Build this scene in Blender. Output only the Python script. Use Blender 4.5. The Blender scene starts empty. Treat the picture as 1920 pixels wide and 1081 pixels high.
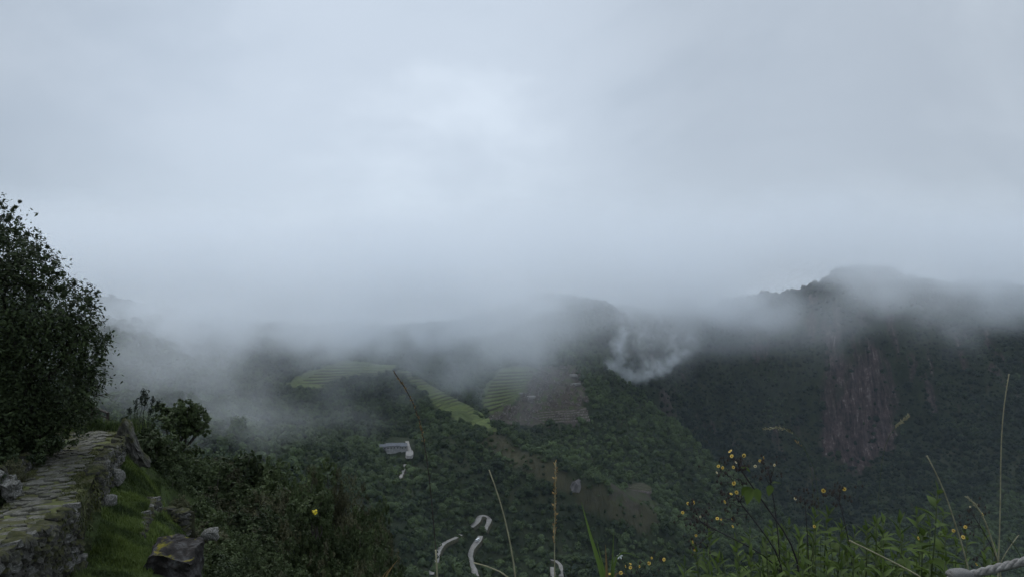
import bpy, bmesh, math, random
import numpy as np
from mathutils import Vector, Matrix
R = math.radians
SC = bpy.context.scene
COL = SC.collection
# ---------------------------------------------------------------- camera, sky, sun, exposure
F = 1400.0                                    # focal length in pixels of the 1920 wide photograph
CAM = np.array((0.0, 0.0, 1.6))
PITCH = math.atan((540.5 - 440.0) / F)        # looking slightly down
cam_d = bpy.data.cameras.new("camera")
cam_d.sensor_width = 36.0
cam_d.lens = 36.0 * F / 1920.0
cam_d.clip_start = 0.05
cam_d.clip_end = 30000
cam = bpy.data.objects.new("camera", cam_d)
COL.objects.link(cam)
cam.location = CAM
cam.rotation_euler = (R(90) - PITCH, 0, 0)
SC.camera = cam
SUN_EL, SUN_AZ = 46.0, -38.0                  # azimuth from +Y towards +X
sun_dir = Vector((math.cos(R(SUN_EL)) * math.sin(R(SUN_AZ)), math.cos(R(SUN_EL)) * math.cos(R(SUN_AZ)), math.sin(R(SUN_EL))))

world = bpy.data.worlds.new("World")
SC.world = world
world.use_nodes = True
wn, wl = world.node_tree.nodes, world.node_tree.links
wn.clear()


def N(tree, kind, x=0, **kw):
    n = tree.nodes.new(kind)
    for k, v in kw.items():
        if k.startswith("i_"):
            n.inputs[k[2:].replace("_", " ")].default_value = v
        else:
            setattr(n, k, v)
    return n


def ramp(tree, stops, interp='LINEAR'):
    n = tree.nodes.new("ShaderNodeValToRGB")
    n.color_ramp.interpolation = interp
    e = n.color_ramp.elements
    while len(e) < len(stops):
        e.new(0.5)
    for k, (p, c) in enumerate(stops):
        e[k].position = p
        e[k].color = (c[0], c[1], c[2], 1) if not isinstance(c, (int, float)) else (c, c, c, 1)
    return n


T = world.node_tree
wo = N(T, "ShaderNodeOutputWorld")
bg = N(T, "ShaderNodeBackground")
bg.inputs["Strength"].default_value = 0.1
sky = N(T, "ShaderNodeTexSky")
sky.sky_type = 'NISHITA'
sky.sun_disc = False
sky.sun_elevation = R(SUN_EL)
sky.sun_rotation = R(SUN_AZ)
sky.altitude = 2700
tc = N(T, "ShaderNodeTexCoord")
mp = N(T, "ShaderNodeMapping")
mp.inputs["Scale"].default_value = (1.0, 1.0, 1.5)
mp.inputs["Location"].default_value = (1.3, 0.2, 0.7)
wl.new(tc.outputs["Generated"], mp.inputs["Vector"])
n1 = N(T, "ShaderNodeTexNoise", i_Scale=1.9, i_Detail=6.0, i_Roughness=0.56, i_Distortion=0.45)
wl.new(mp.outputs[0], n1.inputs["Vector"])
cr = ramp(T, [(0.30, (4.5, 5.2, 6.1)), (0.5, (5.15, 5.85, 6.75)), (0.70, (6.1, 6.85, 7.75))], 'EASE')
wl.new(n1.outputs["Fac"], cr.inputs[0])
# thinner cloud in front of the hidden sun: a broad brighter veil round its azimuth
vd = N(T, "ShaderNodeVectorMath", operation='DOT_PRODUCT')
wl.new(tc.outputs["Generated"], vd.inputs[0])
gdir = Vector((math.sin(R(-10)) * math.cos(R(9)), math.cos(R(-10)) * math.cos(R(9)), math.sin(R(9))))
vd.inputs[1].default_value = gdir
gr = ramp(T, [(0.74, 0.86), (0.90, 0.95), (1.0, 1.17)], 'EASE')
wl.new(vd.outputs["Value"], gr.inputs[0])
mul = N(T, "ShaderNodeMix", data_type='RGBA', blend_type='MULTIPLY')
mul.inputs[0].default_value = 1.0
wl.new(cr.outputs[0], mul.inputs[6])
wl.new(gr.outputs[0], mul.inputs[7])
mx = N(T, "ShaderNodeMix", data_type='RGBA')
mx.inputs[0].default_value = 0.96
wl.new(sky.outputs[0], mx.inputs[6])
sz = N(T, "ShaderNodeSeparateXYZ")
wl.new(tc.outputs["Generated"], sz.inputs[0])
zr = ramp(T, [(0.0, 1.0), (0.3, 1.04), (1.0, 2.5)])
wl.new(sz.outputs[2], zr.inputs[0])
mul2 = N(T, "ShaderNodeMix", data_type='RGBA', blend_type='MULTIPLY')
mul2.inputs[0].default_value = 1.0
wl.new(mul.outputs[2], mul2.inputs[6])
wl.new(zr.outputs[0], mul2.inputs[7])
wl.new(mul2.outputs[2], mx.inputs[7])
wl.new(mx.outputs[2], bg.inputs["Color"])
wl.new(bg.outputs[0], wo.inputs["Surface"])

sun_d = bpy.data.lights.new("sun", 'SUN')
sun_d.energy = 1.5
sun_d.angle = R(35)
sun_d.color = (1.0, 0.98, 0.96)
sun = bpy.data.objects.new("sun", sun_d)
COL.objects.link(sun)
sun.location = (0, 0, 60)
sun.rotation_euler = (-sun_dir).to_track_quat('-Z', 'Y').to_euler()

vs = SC.view_settings
vs.view_transform = 'Standard'
vs.look = 'None'
vs.gamma = 1.0
vs.exposure = 0.0
vs.use_curve_mapping = False
SC.cycles.max_bounces = 8
SC.cycles.diffuse_bounces = 1
SC.cycles.glossy_bounces = 2
SC.cycles.transmission_bounces = 2
SC.cycles.transparent_max_bounces = 8
SC.cycles.volume_bounces = 4
SC.cycles.volume_step_rate = 4.0
SC.cycles.volume_max_steps = 256
SC.cycles.use_denoising = True
SC.cycles.adaptive_threshold = 0.03
SC.cycles.sample_clamp_indirect = 4.0

# ---------------------------------------------------------------- helpers
RNG = np.random.default_rng(7)
random.seed(7)


def P(px, py, Y):
    """World point seen at pixel (px, py) of the photograph at a distance Y along the world Y axis."""
    a, b = (px - 960.0) / F, (540.5 - py) / F
    c, s = math.cos(PITCH), math.sin(PITCH)
    d = np.array((a, c + b * s, -s + b * c))
    return CAM + d * (Y / d[1])


def PV(px, py, Y):
    return Vector(P(px, py, Y))


def link(o, parent=None):
    COL.objects.link(o)
    if parent:
        o.parent = parent
    return o


def tag(o, label=None, cat=None, group=None, kind=None):
    for k, v in (("label", label), ("category", cat), ("group", group), ("kind", kind)):
        if v:
            o[k] = v
    return o


def mesh_from(name, verts, faces, mat=None, smooth=False):
    me = bpy.data.meshes.new(name)
    verts = np.asarray(verts, dtype=np.float32)
    me.from_pydata(verts.tolist(), [], [list(map(int, f)) for f in faces])
    if mat:
        me.materials.append(mat)
    if smooth:
        me.shade_smooth()
    return me


def mesh_np(name, verts, faces, mat=None, smooth=False):
    """faces: an int array (n, k) with one k for all"""
    me = bpy.data.meshes.new(name)
    verts = np.ascontiguousarray(verts, dtype=np.float32)
    faces = np.ascontiguousarray(faces, dtype=np.int32)
    n, k = faces.shape
    me.vertices.add(len(verts))
    me.vertices.foreach_set("co", verts.ravel())
    me.loops.add(n * k)
    me.loops.foreach_set("vertex_index", faces.ravel())
    me.polygons.add(n)
    me.polygons.foreach_set("loop_start", np.arange(0, n * k, k, dtype=np.int32))
    if mat:
        me.materials.append(mat)
    me.update(calc_edges=True)
    if smooth:
        me.shade_smooth()
    return me


def attr(me, name, vals, dom='POINT'):
    a = me.attributes.new(name, 'FLOAT', dom)
    a.data.foreach_set("value", np.ascontiguousarray(vals, dtype=np.float32))


def obj(name, me, parent=None):
    return link(bpy.data.objects.new(name, me), parent)


def empty(name, loc=(0, 0, 0), rz=0.0, scale=1.0):
    o = bpy.data.objects.new(name, None)
    o.location = loc
    o.rotation_euler = (0, 0, rz)
    o.scale = (scale,) * 3 if isinstance(scale, (int, float)) else scale
    o.empty_display_size = 0.1
    return link(o)


def copy_tree(o, parent=None):
    c = o.copy()
    COL.objects.link(c)
    c.parent = parent
    for ch in list(o.children):
        copy_tree(ch, c)
    return c


def box_mesh(name, a, b, mat):
    v = [(x, y, z) for z in (a[2], b[2]) for y in (a[1], b[1]) for x in (a[0], b[0])]
    f = [(0, 2, 3, 1), (4, 5, 7, 6), (0, 1, 5, 4), (2, 6, 7, 3), (0, 4, 6, 2), (1, 3, 7, 5)]
    return mesh_from(name, v, f, mat)


_tab = np.random.default_rng(11).random(4096).astype(np.float32)


def vnoise(x, y, z=0.0):
    """value noise, vectorised, -1..1"""
    x, y, z = np.broadcast_arrays(np.asarray(x, float), np.asarray(y, float), np.asarray(z, float))
    xi, yi, zi = np.floor(x).astype(np.int64), np.floor(y).astype(np.int64), np.floor(z).astype(np.int64)
    xf, yf, zf = x - xi, y - yi, z - zi
    xf, yf, zf = (t * t * t * (t * (t * 6 - 15) + 10) for t in (xf, yf, zf))

    def h(i, j, k):
        n = (i * 374761393 + j * 668265263 + k * 2147483647) & 0x7fffffff
        n = ((n ^ (n >> 13)) * 1274126177) & 0x7fffffff
        return _tab[(n ^ (n >> 16)) & 4095]
    r = 0
    for dk in (0, 1):
        wz = zf if dk else 1 - zf
        for dj in (0, 1):
            wy = yf if dj else 1 - yf
            r = r + wz * wy * ((1 - xf) * h(xi, yi + dj, zi + dk) + xf * h(xi + 1, yi + dj, zi + dk))
    return r * 2 - 1


def fbm(x, y, z=0.0, octaves=4, gain=0.5):
    s, a, t = 0, 1.0, 0.0
    x, y, z = np.asarray(x, float), np.asarray(y, float), np.asarray(z, float)
    for k in range(octaves):
        s = s + a * vnoise(x + 17.3 * k, y - 9.1 * k, z + 3.7 * k)
        t += a
        a *= gain
        x, y, z = x * 2.03, y * 2.03, z * 2.03
    return s / t


def sstep(a, b, x):
    t = np.clip((x - a) / (b - a), 0, 1)
    return t * t * (3 - 2 * t)


# ---------------------------------------------------------------- materials
def material(name, rough=0.85, spec=0.25):
    m = bpy.data.materials.new(name)
    m.use_nodes = True
    b = m.node_tree.nodes["Principled BSDF"]
    b.inputs["Roughness"].default_value = rough
    b.inputs["Specular IOR Level"].default_value = spec
    return m, m.node_tree, b


def noise_mat(name, stops, scale=3.0, detail=6, rough=0.85, spec=0.2, bump=0.0, bump_scale=None, coord="Object",
              distortion=0.0, subsurf=None, stretch=None, dist=0.05):
    m, t, b = material(name, rough, spec)
    c = N(t, "ShaderNodeTexCoord")
    src = c.outputs[coord]
    if stretch:
        mpn = N(t, "ShaderNodeMapping")
        mpn.inputs["Scale"].default_value = stretch
        t.links.new(src, mpn.inputs[0])
        src = mpn.outputs[0]
    n = N(t, "ShaderNodeTexNoise", i_Scale=scale, i_Detail=detail, i_Roughness=0.6, i_Distortion=distortion)
    t.links.new(src, n.inputs["Vector"])
    r = ramp(t, stops)
    t.links.new(n.outputs["Fac"], r.inputs[0])
    t.links.new(r.outputs[0], b.inputs["Base Color"])
    if bump:
        n2 = N(t, "ShaderNodeTexNoise", i_Scale=bump_scale or scale * 3, i_Detail=6, i_Roughness=0.65)
        t.links.new(src, n2.inputs["Vector"])
        bp = N(t, "ShaderNodeBump", i_Strength=bump, i_Distance=dist)
        t.links.new(n2.outputs["Fac"], bp.inputs["Height"])
        t.links.new(bp.outputs[0], b.inputs["Normal"])
    return m


def leaf_mat(name, dark, light, rnd=True, translucent=0.25, rough=0.55, spec=0.3, scale=1.2):
    """leaves: colour varies per leaf attribute 'tint' and per object"""
    m, t, b = material(name, rough, spec)
    a = N(t, "ShaderNodeAttribute", attribute_name="tint")
    oi = N(t, "ShaderNodeObjectInfo")
    ad = N(t, "ShaderNodeMath", operation='MULTIPLY_ADD')
    ad.inputs[1].default_value = 0.45 if rnd else 0.0
    t.links.new(oi.outputs["Random"], ad.inputs[0])
    sc = N(t, "ShaderNodeMath", operation='MULTIPLY')
    sc.inputs[1].default_value = 0.55 if rnd else 1.0
    t.links.new(a.outputs["Fac"], sc.inputs[0])
    t.links.new(sc.outputs[0], ad.inputs[2])
    r = ramp(t, [(0.0, dark), (0.55, tuple((p + q) / 2 for p, q in zip(dark, light))), (1.0, light)])
    t.links.new(ad.outputs[0], r.inputs[0])
    t.links.new(r.outputs[0], b.inputs["Base Color"])
    if translucent:
        tr = N(t, "ShaderNodeBsdfTranslucent")
        t.links.new(r.outputs[0], tr.inputs["Color"])
        ms = N(t, "ShaderNodeMixShader")
        ms.inputs[0].default_value = translucent
        t.links.new(b.outputs[0], ms.inputs[1])
        t.links.new(tr.outputs[0], ms.inputs[2])
        t.links.new(ms.outputs[0], t.nodes["Material Output"].inputs["Surface"])
    return m


def plain(name, col, rough=0.7, spec=0.25):
    m, t, b = material(name, rough, spec)
    n = N(t, "ShaderNodeTexNoise", i_Scale=7.0, i_Detail=4)
    c = N(t, "ShaderNodeTexCoord")
    t.links.new(c.outputs["Object"], n.inputs["Vector"])
    r = ramp(t, [(0.3, tuple(v * 0.78 for v in col)), (0.7, tuple(min(1, v * 1.15) for v in col))])
    t.links.new(n.outputs["Fac"], r.inputs[0])
    t.links.new(r.outputs[0], b.inputs["Base Color"])
    return m


# ---------------------------------------------------------------- far terrain: one height field through surveyed points
CP = """
540 705 1450|600 690 1500|650 675 1550|740 690 1480|650 712 1430|690 690 1490
740 692 1450|800 730 1340|860 770 1225|930 812 1103
750 840 1050|700 835 1060|600 740 1380|560 800 1180|650 780 1230|300 700 1100|250 800 700|450 800 1000|500 850 800|350 650 1300|450 645 1650
1000 862 1046|1060 903 1020|1130 940 1010|1240 995 1015|1400 1050 1062|1500 1090 1084
900 880 1018|890 970 951|880 1060 892|700 900 913|700 1000 775|760 1000 825|800 1081 775|1000 950 985|1100 1000 987|1100 1081 939|1300 1081 1048|1040 1065 930|1000 1000 960
930 800 1262|920 720 1450|1000 690 1523|1080 690 1540|1110 760 1400|1100 795 1361|1000 795 1321|960 760 1365
850 725 1500|880 750 1380|1085 608 1800|1050 590 1925|1120 640 1720|1030 560 2000|1010 560 2150|960 640 1820|900 620 1944|600 640 1890|700 650 1930|800 660 1800|1200 600 2100
1140 730 1569|1200 775 1567|1280 840 1540|1380 920 1487|1480 1000 1475|1550 1060 1445
1150 850 1332|1050 830 1274|1200 900 1278|1190 930 1214|1250 950 1208|1300 1000 1200|1400 1050 1239|1140 925 1200|1230 925 1240
1620 505 2300|1620 575 2290|1620 655 2200|1560 690 2195|1680 690 2190|1610 860 2090|1550 850 2100|1660 850 2095
1300 572 2500|1300 690 2400|1300 800 2250|1400 585 2480|1480 590 2400|1535 580 2330|1230 585 2450|1572 535 2300|1662 512 2300|1450 650 2370|1450 760 2270|1750 700 2150|1750 900 1850|1750 1000 1650|1900 600 2300|1900 540 2450|1900 800 1950|1900 1081 1450
1600 1000 1750|1500 950 1950|1450 900 2050|1715 545 2300|1840 533 2400|1780 560 2380|1750 600 2300
"""
pts = []
for tok in CP.replace("\n", "|").split("|"):
    if tok.strip():
        a, b, c = map(float, tok.split())
        pts.append(P(a, b, c))
for xyz in [(0, 60, -62), (0, 150, -150), (0, 300, -330), (0, 500, -385), (500, 300, -440), (300, 600, -480), (-300, 500, -250), (-400, 300, -140),
            (-200, 150, -90), (150, 60, -150), (500, 60, -380), (-300, 60, -40), (-700, 500, -90), (-1000, 900, -60), (-900, 1400, -100), (-1500, 600, 100),
            (500, 1850, -760), (350, 1850, -700), (700, 1550, -745), (900, 1200, -730), (700, 900, -640), (1400, 700, -600), (1500, 1200, -640),
            (0, 2900, -500), (1000, 3000, -550), (2000, 2800, -300), (-1000, 2800, -400), (-1800, 2000, -100), (2500, 1500, -300), (2500, 400, -500),
            (-3000, 3500, -600), (3000, 4000, -700), (0, 5000, -900), (-3000, 0, 300), (3000, 0, -300), (-3000, 6000, -900), (3000, 6000, -900)]:
    pts.append(np.array(xyz, float))
pts = np.array(pts)
SCL = 1000.0
A = pts[:, :2] / SCL
D = np.linalg.norm(A[:, None] - A[None], axis=2)
n_ = len(A)
M = np.zeros((n_ + 3, n_ + 3))
M[:n_, :n_] = D + np.eye(n_) * 0.004 * -1
M[:n_, n_] = 1
M[:n_, n_ + 1:] = A
M[n_:, :n_] = M[:n_, n_:].T
W_ = np.linalg.solve(M, np.concatenate([pts[:, 2], np.zeros(3)]))


def axis(lo, a, b, hi, step, coarse):
    return np.concatenate([np.arange(lo, a, coarse), np.arange(a, b, step), np.arange(b, hi + 1, coarse)])


GX = axis(-4000, -900, 1700, 4200, 6.0, 100.0)
GY = np.concatenate([np.arange(40, 640, 30.0), np.arange(640, 2040, 6.0), np.arange(2040, 2340, 2.0), np.arange(2340, 2560, 6.0), np.arange(2560, 6201, 30.0)])
GXX, GYY = np.meshgrid(GX, GY)
ZT = np.full(GXX.shape, W_[n_]) + W_[n_ + 1] * GXX / SCL + W_[n_ + 2] * GYY / SCL
for k in range(n_):
    ZT += W_[k] * np.hypot(GXX / SCL - A[k, 0], GYY / SCL - A[k, 1])


def near_mask(cx, cy, rx, ry):
    return np.clip(1 - np.hypot((GXX - cx) / rx, (GYY - cy) / ry), 0, 1)


calm = sstep(0.0, 0.35, near_mask(60, 1420, 300, 260)) + sstep(0.0, 0.35, near_mask(-310, 1470, 260, 140))
calm = np.clip(calm + sstep(0, 0.3, near_mask(230, 1220, 120, 90)), 0, 1)
far = sstep(1600, 2000, GYY) * sstep(100, 500, GXX)
rid = 1 - 2 * np.abs(fbm(GXX / 190, GYY / 190, 2.2, 4))
rid2 = 1 - 2 * np.abs(fbm(GXX / 95, GYY / 260, 7.7, 4))
rid0 = 1 - 2 * np.abs(fbm(GXX / 420 + 3.3, GYY / 420, 4.2, 3))
ZT += (1 - calm) * (26 * (rid0 - 0.5) * sstep(600, 800, GYY) + 21 * (rid - 0.5) + 3.0 * fbm(GXX / 28, GYY / 28, 0.4, 3)) + far * 34 * (rid2 - 0.5)
ZT += calm * 1.5 * fbm(GXX / 60, GYY / 60, 5.0, 3)


def ridge(poly, height, width):
    """a sharp crest laid along a polyline"""
    best = np.full(GXX.shape, 1e9)
    for (x0, y0), (x1, y1) in zip(poly[:-1], poly[1:]):
        dx, dy = x1 - x0, y1 - y0
        t = np.clip(((GXX - x0) * dx + (GYY - y0) * dy) / (dx * dx + dy * dy), 0, 1)
        best = np.minimum(best, np.hypot(GXX - x0 - t * dx, GYY - y0 - t * dy))
    return height * np.exp(-best / width)


SPINE = [tuple(P(a, b, c)[:2]) for a, b, c in [(930, 812, 1103), (1000, 855, 1046), (1060, 890, 1020), (1130, 920, 1015), (1240, 965, 1027), (1400, 1020, 1062), (1500, 1060, 1084)]]
ZT += ridge(SPINE, 13, 24)
CREST = [tuple(P(a, b, c)[:2]) for a, b, c in [(1100, 692, 1565), (1140, 730, 1569), (1200, 775, 1567), (1280, 840, 1540), (1380, 920, 1487), (1480, 1000, 1475), (1550, 1060, 1445)]]
ZT += ridge(CREST, 30, 55)
ZT += far * sstep(0.9, 1.6, np.hypot(*np.gradient(ZT, GY, GX))) * (9 * fbm(GXX / 16, GYY / 40, 1.1, 4) + 5 * fbm(GXX / 7, GYY / 7, 2.1, 3))


def zt(x, y):
    """height of the far terrain"""
    x, y = np.asarray(x, float), np.asarray(y, float)
    i = np.clip(np.searchsorted(GX, x) - 1, 0, len(GX) - 2)
    j = np.clip(np.searchsorted(GY, y) - 1, 0, len(GY) - 2)
    u = np.clip((x - GX[i]) / (GX[i + 1] - GX[i]), 0, 1)
    v = np.clip((y - GY[j]) / (GY[j + 1] - GY[j]), 0, 1)
    return (1 - v) * ((1 - u) * ZT[j, i] + u * ZT[j, i + 1]) + v * ((1 - u) * ZT[j + 1, i] + u * ZT[j + 1, i + 1])


_ys = np.arange(300, 3200, 1.5)


def hit(px, py):
    """first terrain point met by the ray through a pixel"""
    a = P(px, py, 1.0) - CAM
    xs, zs = CAM[0] + a[0] * _ys, CAM[2] + a[2] * _ys
    below = np.nonzero(zt(xs, _ys) >= zs)[0]
    k = below[0] if len(below) else len(_ys) - 1
    return np.array((xs[k], _ys[k], float(zt(xs[k], _ys[k]))))


gy_, gx_ = np.gradient(ZT, GY, GX)
SLOPE = np.hypot(gx_, gy_)
# masks in world space -------------------------------------------------------
def in_poly(poly, x, y):
    x, y = np.asarray(x), np.asarray(y)
    r = np.zeros(x.shape, bool)
    n = len(poly)
    for i in range(n):
        (x0, y0), (x1, y1) = poly[i], poly[(i + 1) % n]
        c = ((y0 > y) != (y1 > y)) & (x < (x1 - x0) * (y - y0) / (y1 - y0 + 1e-9) + x0)
        r ^= c
    return r


def hits(s):
    return [hit(*map(float, t.split())) for t in s.split("|")]


UPPER = hits("520 714|560 700|612 686|650 674|690 680|745 688|735 700|690 706|652 708|600 722|545 728")
STRIP = hits("735 692|770 700|830 735|880 765|932 806|925 816|893 800|850 785|812 758|775 722")
FIELDS = hits("905 722|940 690|985 686|1010 690|985 728|950 770|930 785|905 765")
RUIN = hits("1000 690|1080 686|1092 720|1100 765|1108 792|1020 796|960 800|905 795|925 775|965 755|990 725")
PATCH = hits("1138 925|1170 908|1215 910|1232 945|1200 955|1150 942")
BROWN = hits("930 808|1000 852|1060 890|1140 930|1250 982|1220 1000|1130 965|1040 918|960 872|905 830")
HOTEL = hits("716 852|716 828|770 818|782 850|776 862|745 860")
clear = [[tuple(p[:2]) for p in q] for q in (UPPER, STRIP, FIELDS, RUIN, PATCH, HOTEL)]
ROADS = [hits(s) for s in (
    "886 991|893 984|900 977|910 971|890 970|904 968|912 969|918 973|916 984|911 993|906 1002|904 1012|897 1017|892 1024|884 1035|881 1048|884 1060|888 1072|893 1086",
    "864 1006|852 1013|840 1020|828 1027|822 1038|819 1050|815 1062|808 1080",
    "763 828|766 838|768 846|771 856", "760 872|757 882|753 892|749 903", "1032 1052|1041 1052|1050 1058|1053 1070|1052 1085", "1036 1066|1037 1078|1036 1090")]
ROAD_W = [6.0, 5.4, 5.0, 4.0, 5.2, 5.6]
# the hairpin is one ribbon through its own points, in road order
ROADS[0] = hits("884 994|892 986|898 980|897 974|904 970|912 970|918 974|916 984|911 993|907 1000")
ROADS.append(hits("901 1009|897 1017|892 1024|884 1035|881 1048|884 1060|888 1072|893 1086"))
ROAD_W.append(6.2)


def seg_dist(poly, x, y):
    best = np.full(np.shape(x), 1e9)
    for p, q in zip(poly[:-1], poly[1:]):
        dx, dy = q[0] - p[0], q[1] - p[1]
        t = np.clip(((x - p[0]) * dx + (y - p[1]) * dy) / (dx * dx + dy * dy + 1e-9), 0, 1)
        best = np.minimum(best, np.hypot(x - p[0] - t * dx, y - p[1] - t * dy))
    return best


xf, yf = GXX.ravel(), GYY.ravel()
grassm = np.zeros(len(xf))
for q in clear[:3]:
    grassm[in_poly(q, xf, yf)] = 1
wx, wy = xf + 30 * fbm(xf / 26, yf / 26, 6.1, 3), yf + 44 * fbm(xf / 26, yf / 26, 8.3, 3)
ruinm = in_poly(clear[3], wx, wy).astype(float) * 0.9 + in_poly(clear[4], xf, yf) * 0.5
brownm = in_poly([tuple(p[:2]) for p in BROWN], xf, yf).astype(float) * 0.6
# bare granite: the great face and smaller slabs where the far mountain is steep
CLX, CLY = (P(1610, 760, 2140)[0], 2128.0)
face = np.clip(1.2 - np.hypot((GXX - CLX) / 140, (GYY - CLY) / 92) + 0.35 * fbm(GXX / 40, GYY / 40, 3.0, 3), 0, 1)
slabs = 0.8 * sstep(0.05, 0.3, fbm(GXX / 30, GYY / 70, 9.0, 4) - 0.14) * sstep(0.75, 1.4, SLOPE) * far
spot = near_mask(*hit(1078, 918)[:2], 11, 14)
rockm = np.clip(np.maximum(sstep(0.25, 0.6, face), slabs), 0, 1).ravel()

nx_, ny_ = len(GX), len(GY)
ii, jj = np.meshgrid(np.arange(nx_ - 1), np.arange(ny_ - 1))
q0 = (jj * nx_ + ii).ravel()
TV = np.stack([xf, yf, ZT.ravel()], 1)

tm, tt, tb = material("forest_floor_and_granite", 0.95, 0.1)
tco = N(tt, "ShaderNodeTexCoord")
nA = N(tt, "ShaderNodeTexNoise", i_Scale=0.02, i_Detail=8, i_Roughness=0.65)
tt.links.new(tco.outputs["Object"], nA.inputs["Vector"])
soil = ramp(tt, [(0.3, (0.012, 0.018, 0.010)), (0.55, (0.028, 0.036, 0.018)), (0.75, (0.045, 0.045, 0.026))])
tt.links.new(nA.outputs["Fac"], soil.inputs[0])
stm = N(tt, "ShaderNodeMapping")
stm.inputs["Scale"].default_value = (0.11, 0.05, 0.006)
tt.links.new(tco.outputs["Object"], stm.inputs[0])
nB = N(tt, "ShaderNodeTexNoise", i_Scale=1.0, i_Detail=7, i_Roughness=0.68, i_Distortion=0.6)
tt.links.new(stm.outputs[0], nB.inputs["Vector"])
rock = ramp(tt, [(0.36, (0.009, 0.008, 0.009)), (0.45, (0.038, 0.027, 0.026)), (0.56, (0.085, 0.060, 0.055)), (0.68, (0.27, 0.235, 0.215))])
nD = N(tt, "ShaderNodeTexNoise", i_Scale=0.09, i_Detail=8, i_Roughness=0.7)
tt.links.new(tco.outputs["Object"], nD.inputs["Vector"])
mxr = N(tt, "ShaderNodeMix", data_type='FLOAT')
mxr.inputs[0].default_value = 0.38
tt.links.new(nB.outputs["Fac"], mxr.inputs[2])
tt.links.new(nD.outputs["Fac"], mxr.inputs[3])
tt.links.new(mxr.outputs[0], rock.inputs[0])
nC = N(tt, "ShaderNodeTexNoise", i_Scale=0.06, i_Detail=6, i_Roughness=0.6)
tt.links.new(tco.outputs["Object"], nC.inputs["Vector"])
grs = ramp(tt, [(0.3, (0.05, 0.066, 0.026)), (0.6, (0.085, 0.105, 0.04)), (0.8, (0.11, 0.115, 0.06))])
tt.links.new(nC.outputs["Fac"], grs.inputs[0])
rui = ramp(tt, [(0.32, (0.05, 0.040, 0.035)), (0.48, (0.088, 0.072, 0.062)), (0.6, (0.06, 0.072, 0.034)), (0.75, (0.085, 0.095, 0.042))])
tt.links.new(nC.outputs["Fac"], rui.inputs[0])
brn = ramp(tt, [(0.3, (0.04, 0.036, 0.022)), (0.7, (0.085, 0.075, 0.045))])
tt.links.new(nC.outputs["Fac"], brn.inputs[0])
cur = soil.outputs[0]
for nm, rp in (("brown", brn), ("grass", grs), ("ruin", rui), ("rock", rock)):
    a_ = N(tt, "ShaderNodeAttribute", attribute_name=nm)
    mm = N(tt, "ShaderNodeMix", data_type='RGBA')
    tt.links.new(a_.outputs["Fac"], mm.inputs[0])
    tt.links.new(cur, mm.inputs[6])
    tt.links.new(rp.outputs[0], mm.inputs[7])
    cur = mm.outputs[2]
tt.links.new(cur, tb.inputs["Base Color"])
bpn = N(tt, "ShaderNodeBump", i_Strength=0.9, i_Distance=6.0)
tt.links.new(nB.outputs["Fac"], bpn.inputs["Height"])
tt.links.new(bpn.outputs[0], tb.inputs["Normal"])

tme = mesh_np("terrain", TV, np.stack([q0, q0 + 1, q0 + nx_ + 1, q0 + nx_], 1), tm, True)
for nm, v in (("brown", brownm), ("grass", grassm), ("ruin", ruinm), ("rock", rockm)):
    attr(tme, nm, v)
terrain = tag(obj("terrain", tme), "forested mountain slopes and valley with a tall granite cliff", "terrain", kind="structure")

# ---------------------------------------------------------------- forest canopy far off: leaf clumps instanced on points
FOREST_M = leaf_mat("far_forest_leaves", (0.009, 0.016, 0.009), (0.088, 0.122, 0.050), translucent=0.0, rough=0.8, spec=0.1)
_t = FOREST_M.node_tree                       # stands of lighter and darker trees across the slopes, plus painted light and cloud shade
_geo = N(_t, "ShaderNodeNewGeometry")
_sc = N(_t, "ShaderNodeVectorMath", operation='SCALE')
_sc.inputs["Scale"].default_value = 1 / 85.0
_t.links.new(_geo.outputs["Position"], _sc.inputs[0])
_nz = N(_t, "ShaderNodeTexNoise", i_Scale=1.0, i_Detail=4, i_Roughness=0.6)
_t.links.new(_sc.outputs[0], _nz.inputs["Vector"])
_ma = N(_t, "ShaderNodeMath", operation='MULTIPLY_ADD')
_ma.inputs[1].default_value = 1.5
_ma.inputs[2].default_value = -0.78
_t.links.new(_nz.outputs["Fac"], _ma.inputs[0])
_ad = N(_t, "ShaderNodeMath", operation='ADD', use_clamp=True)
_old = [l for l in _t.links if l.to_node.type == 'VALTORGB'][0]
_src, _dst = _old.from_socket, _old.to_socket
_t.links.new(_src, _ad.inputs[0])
_st = N(_t, "ShaderNodeAttribute", attribute_name="light_tint", attribute_type='INSTANCER')  # painted light and cloud shade per tree, added to the leaf colour
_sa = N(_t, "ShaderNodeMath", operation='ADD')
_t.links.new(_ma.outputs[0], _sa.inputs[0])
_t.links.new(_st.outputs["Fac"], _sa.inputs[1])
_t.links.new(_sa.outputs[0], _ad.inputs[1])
_t.links.new(_ad.outputs[0], _dst)


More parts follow.
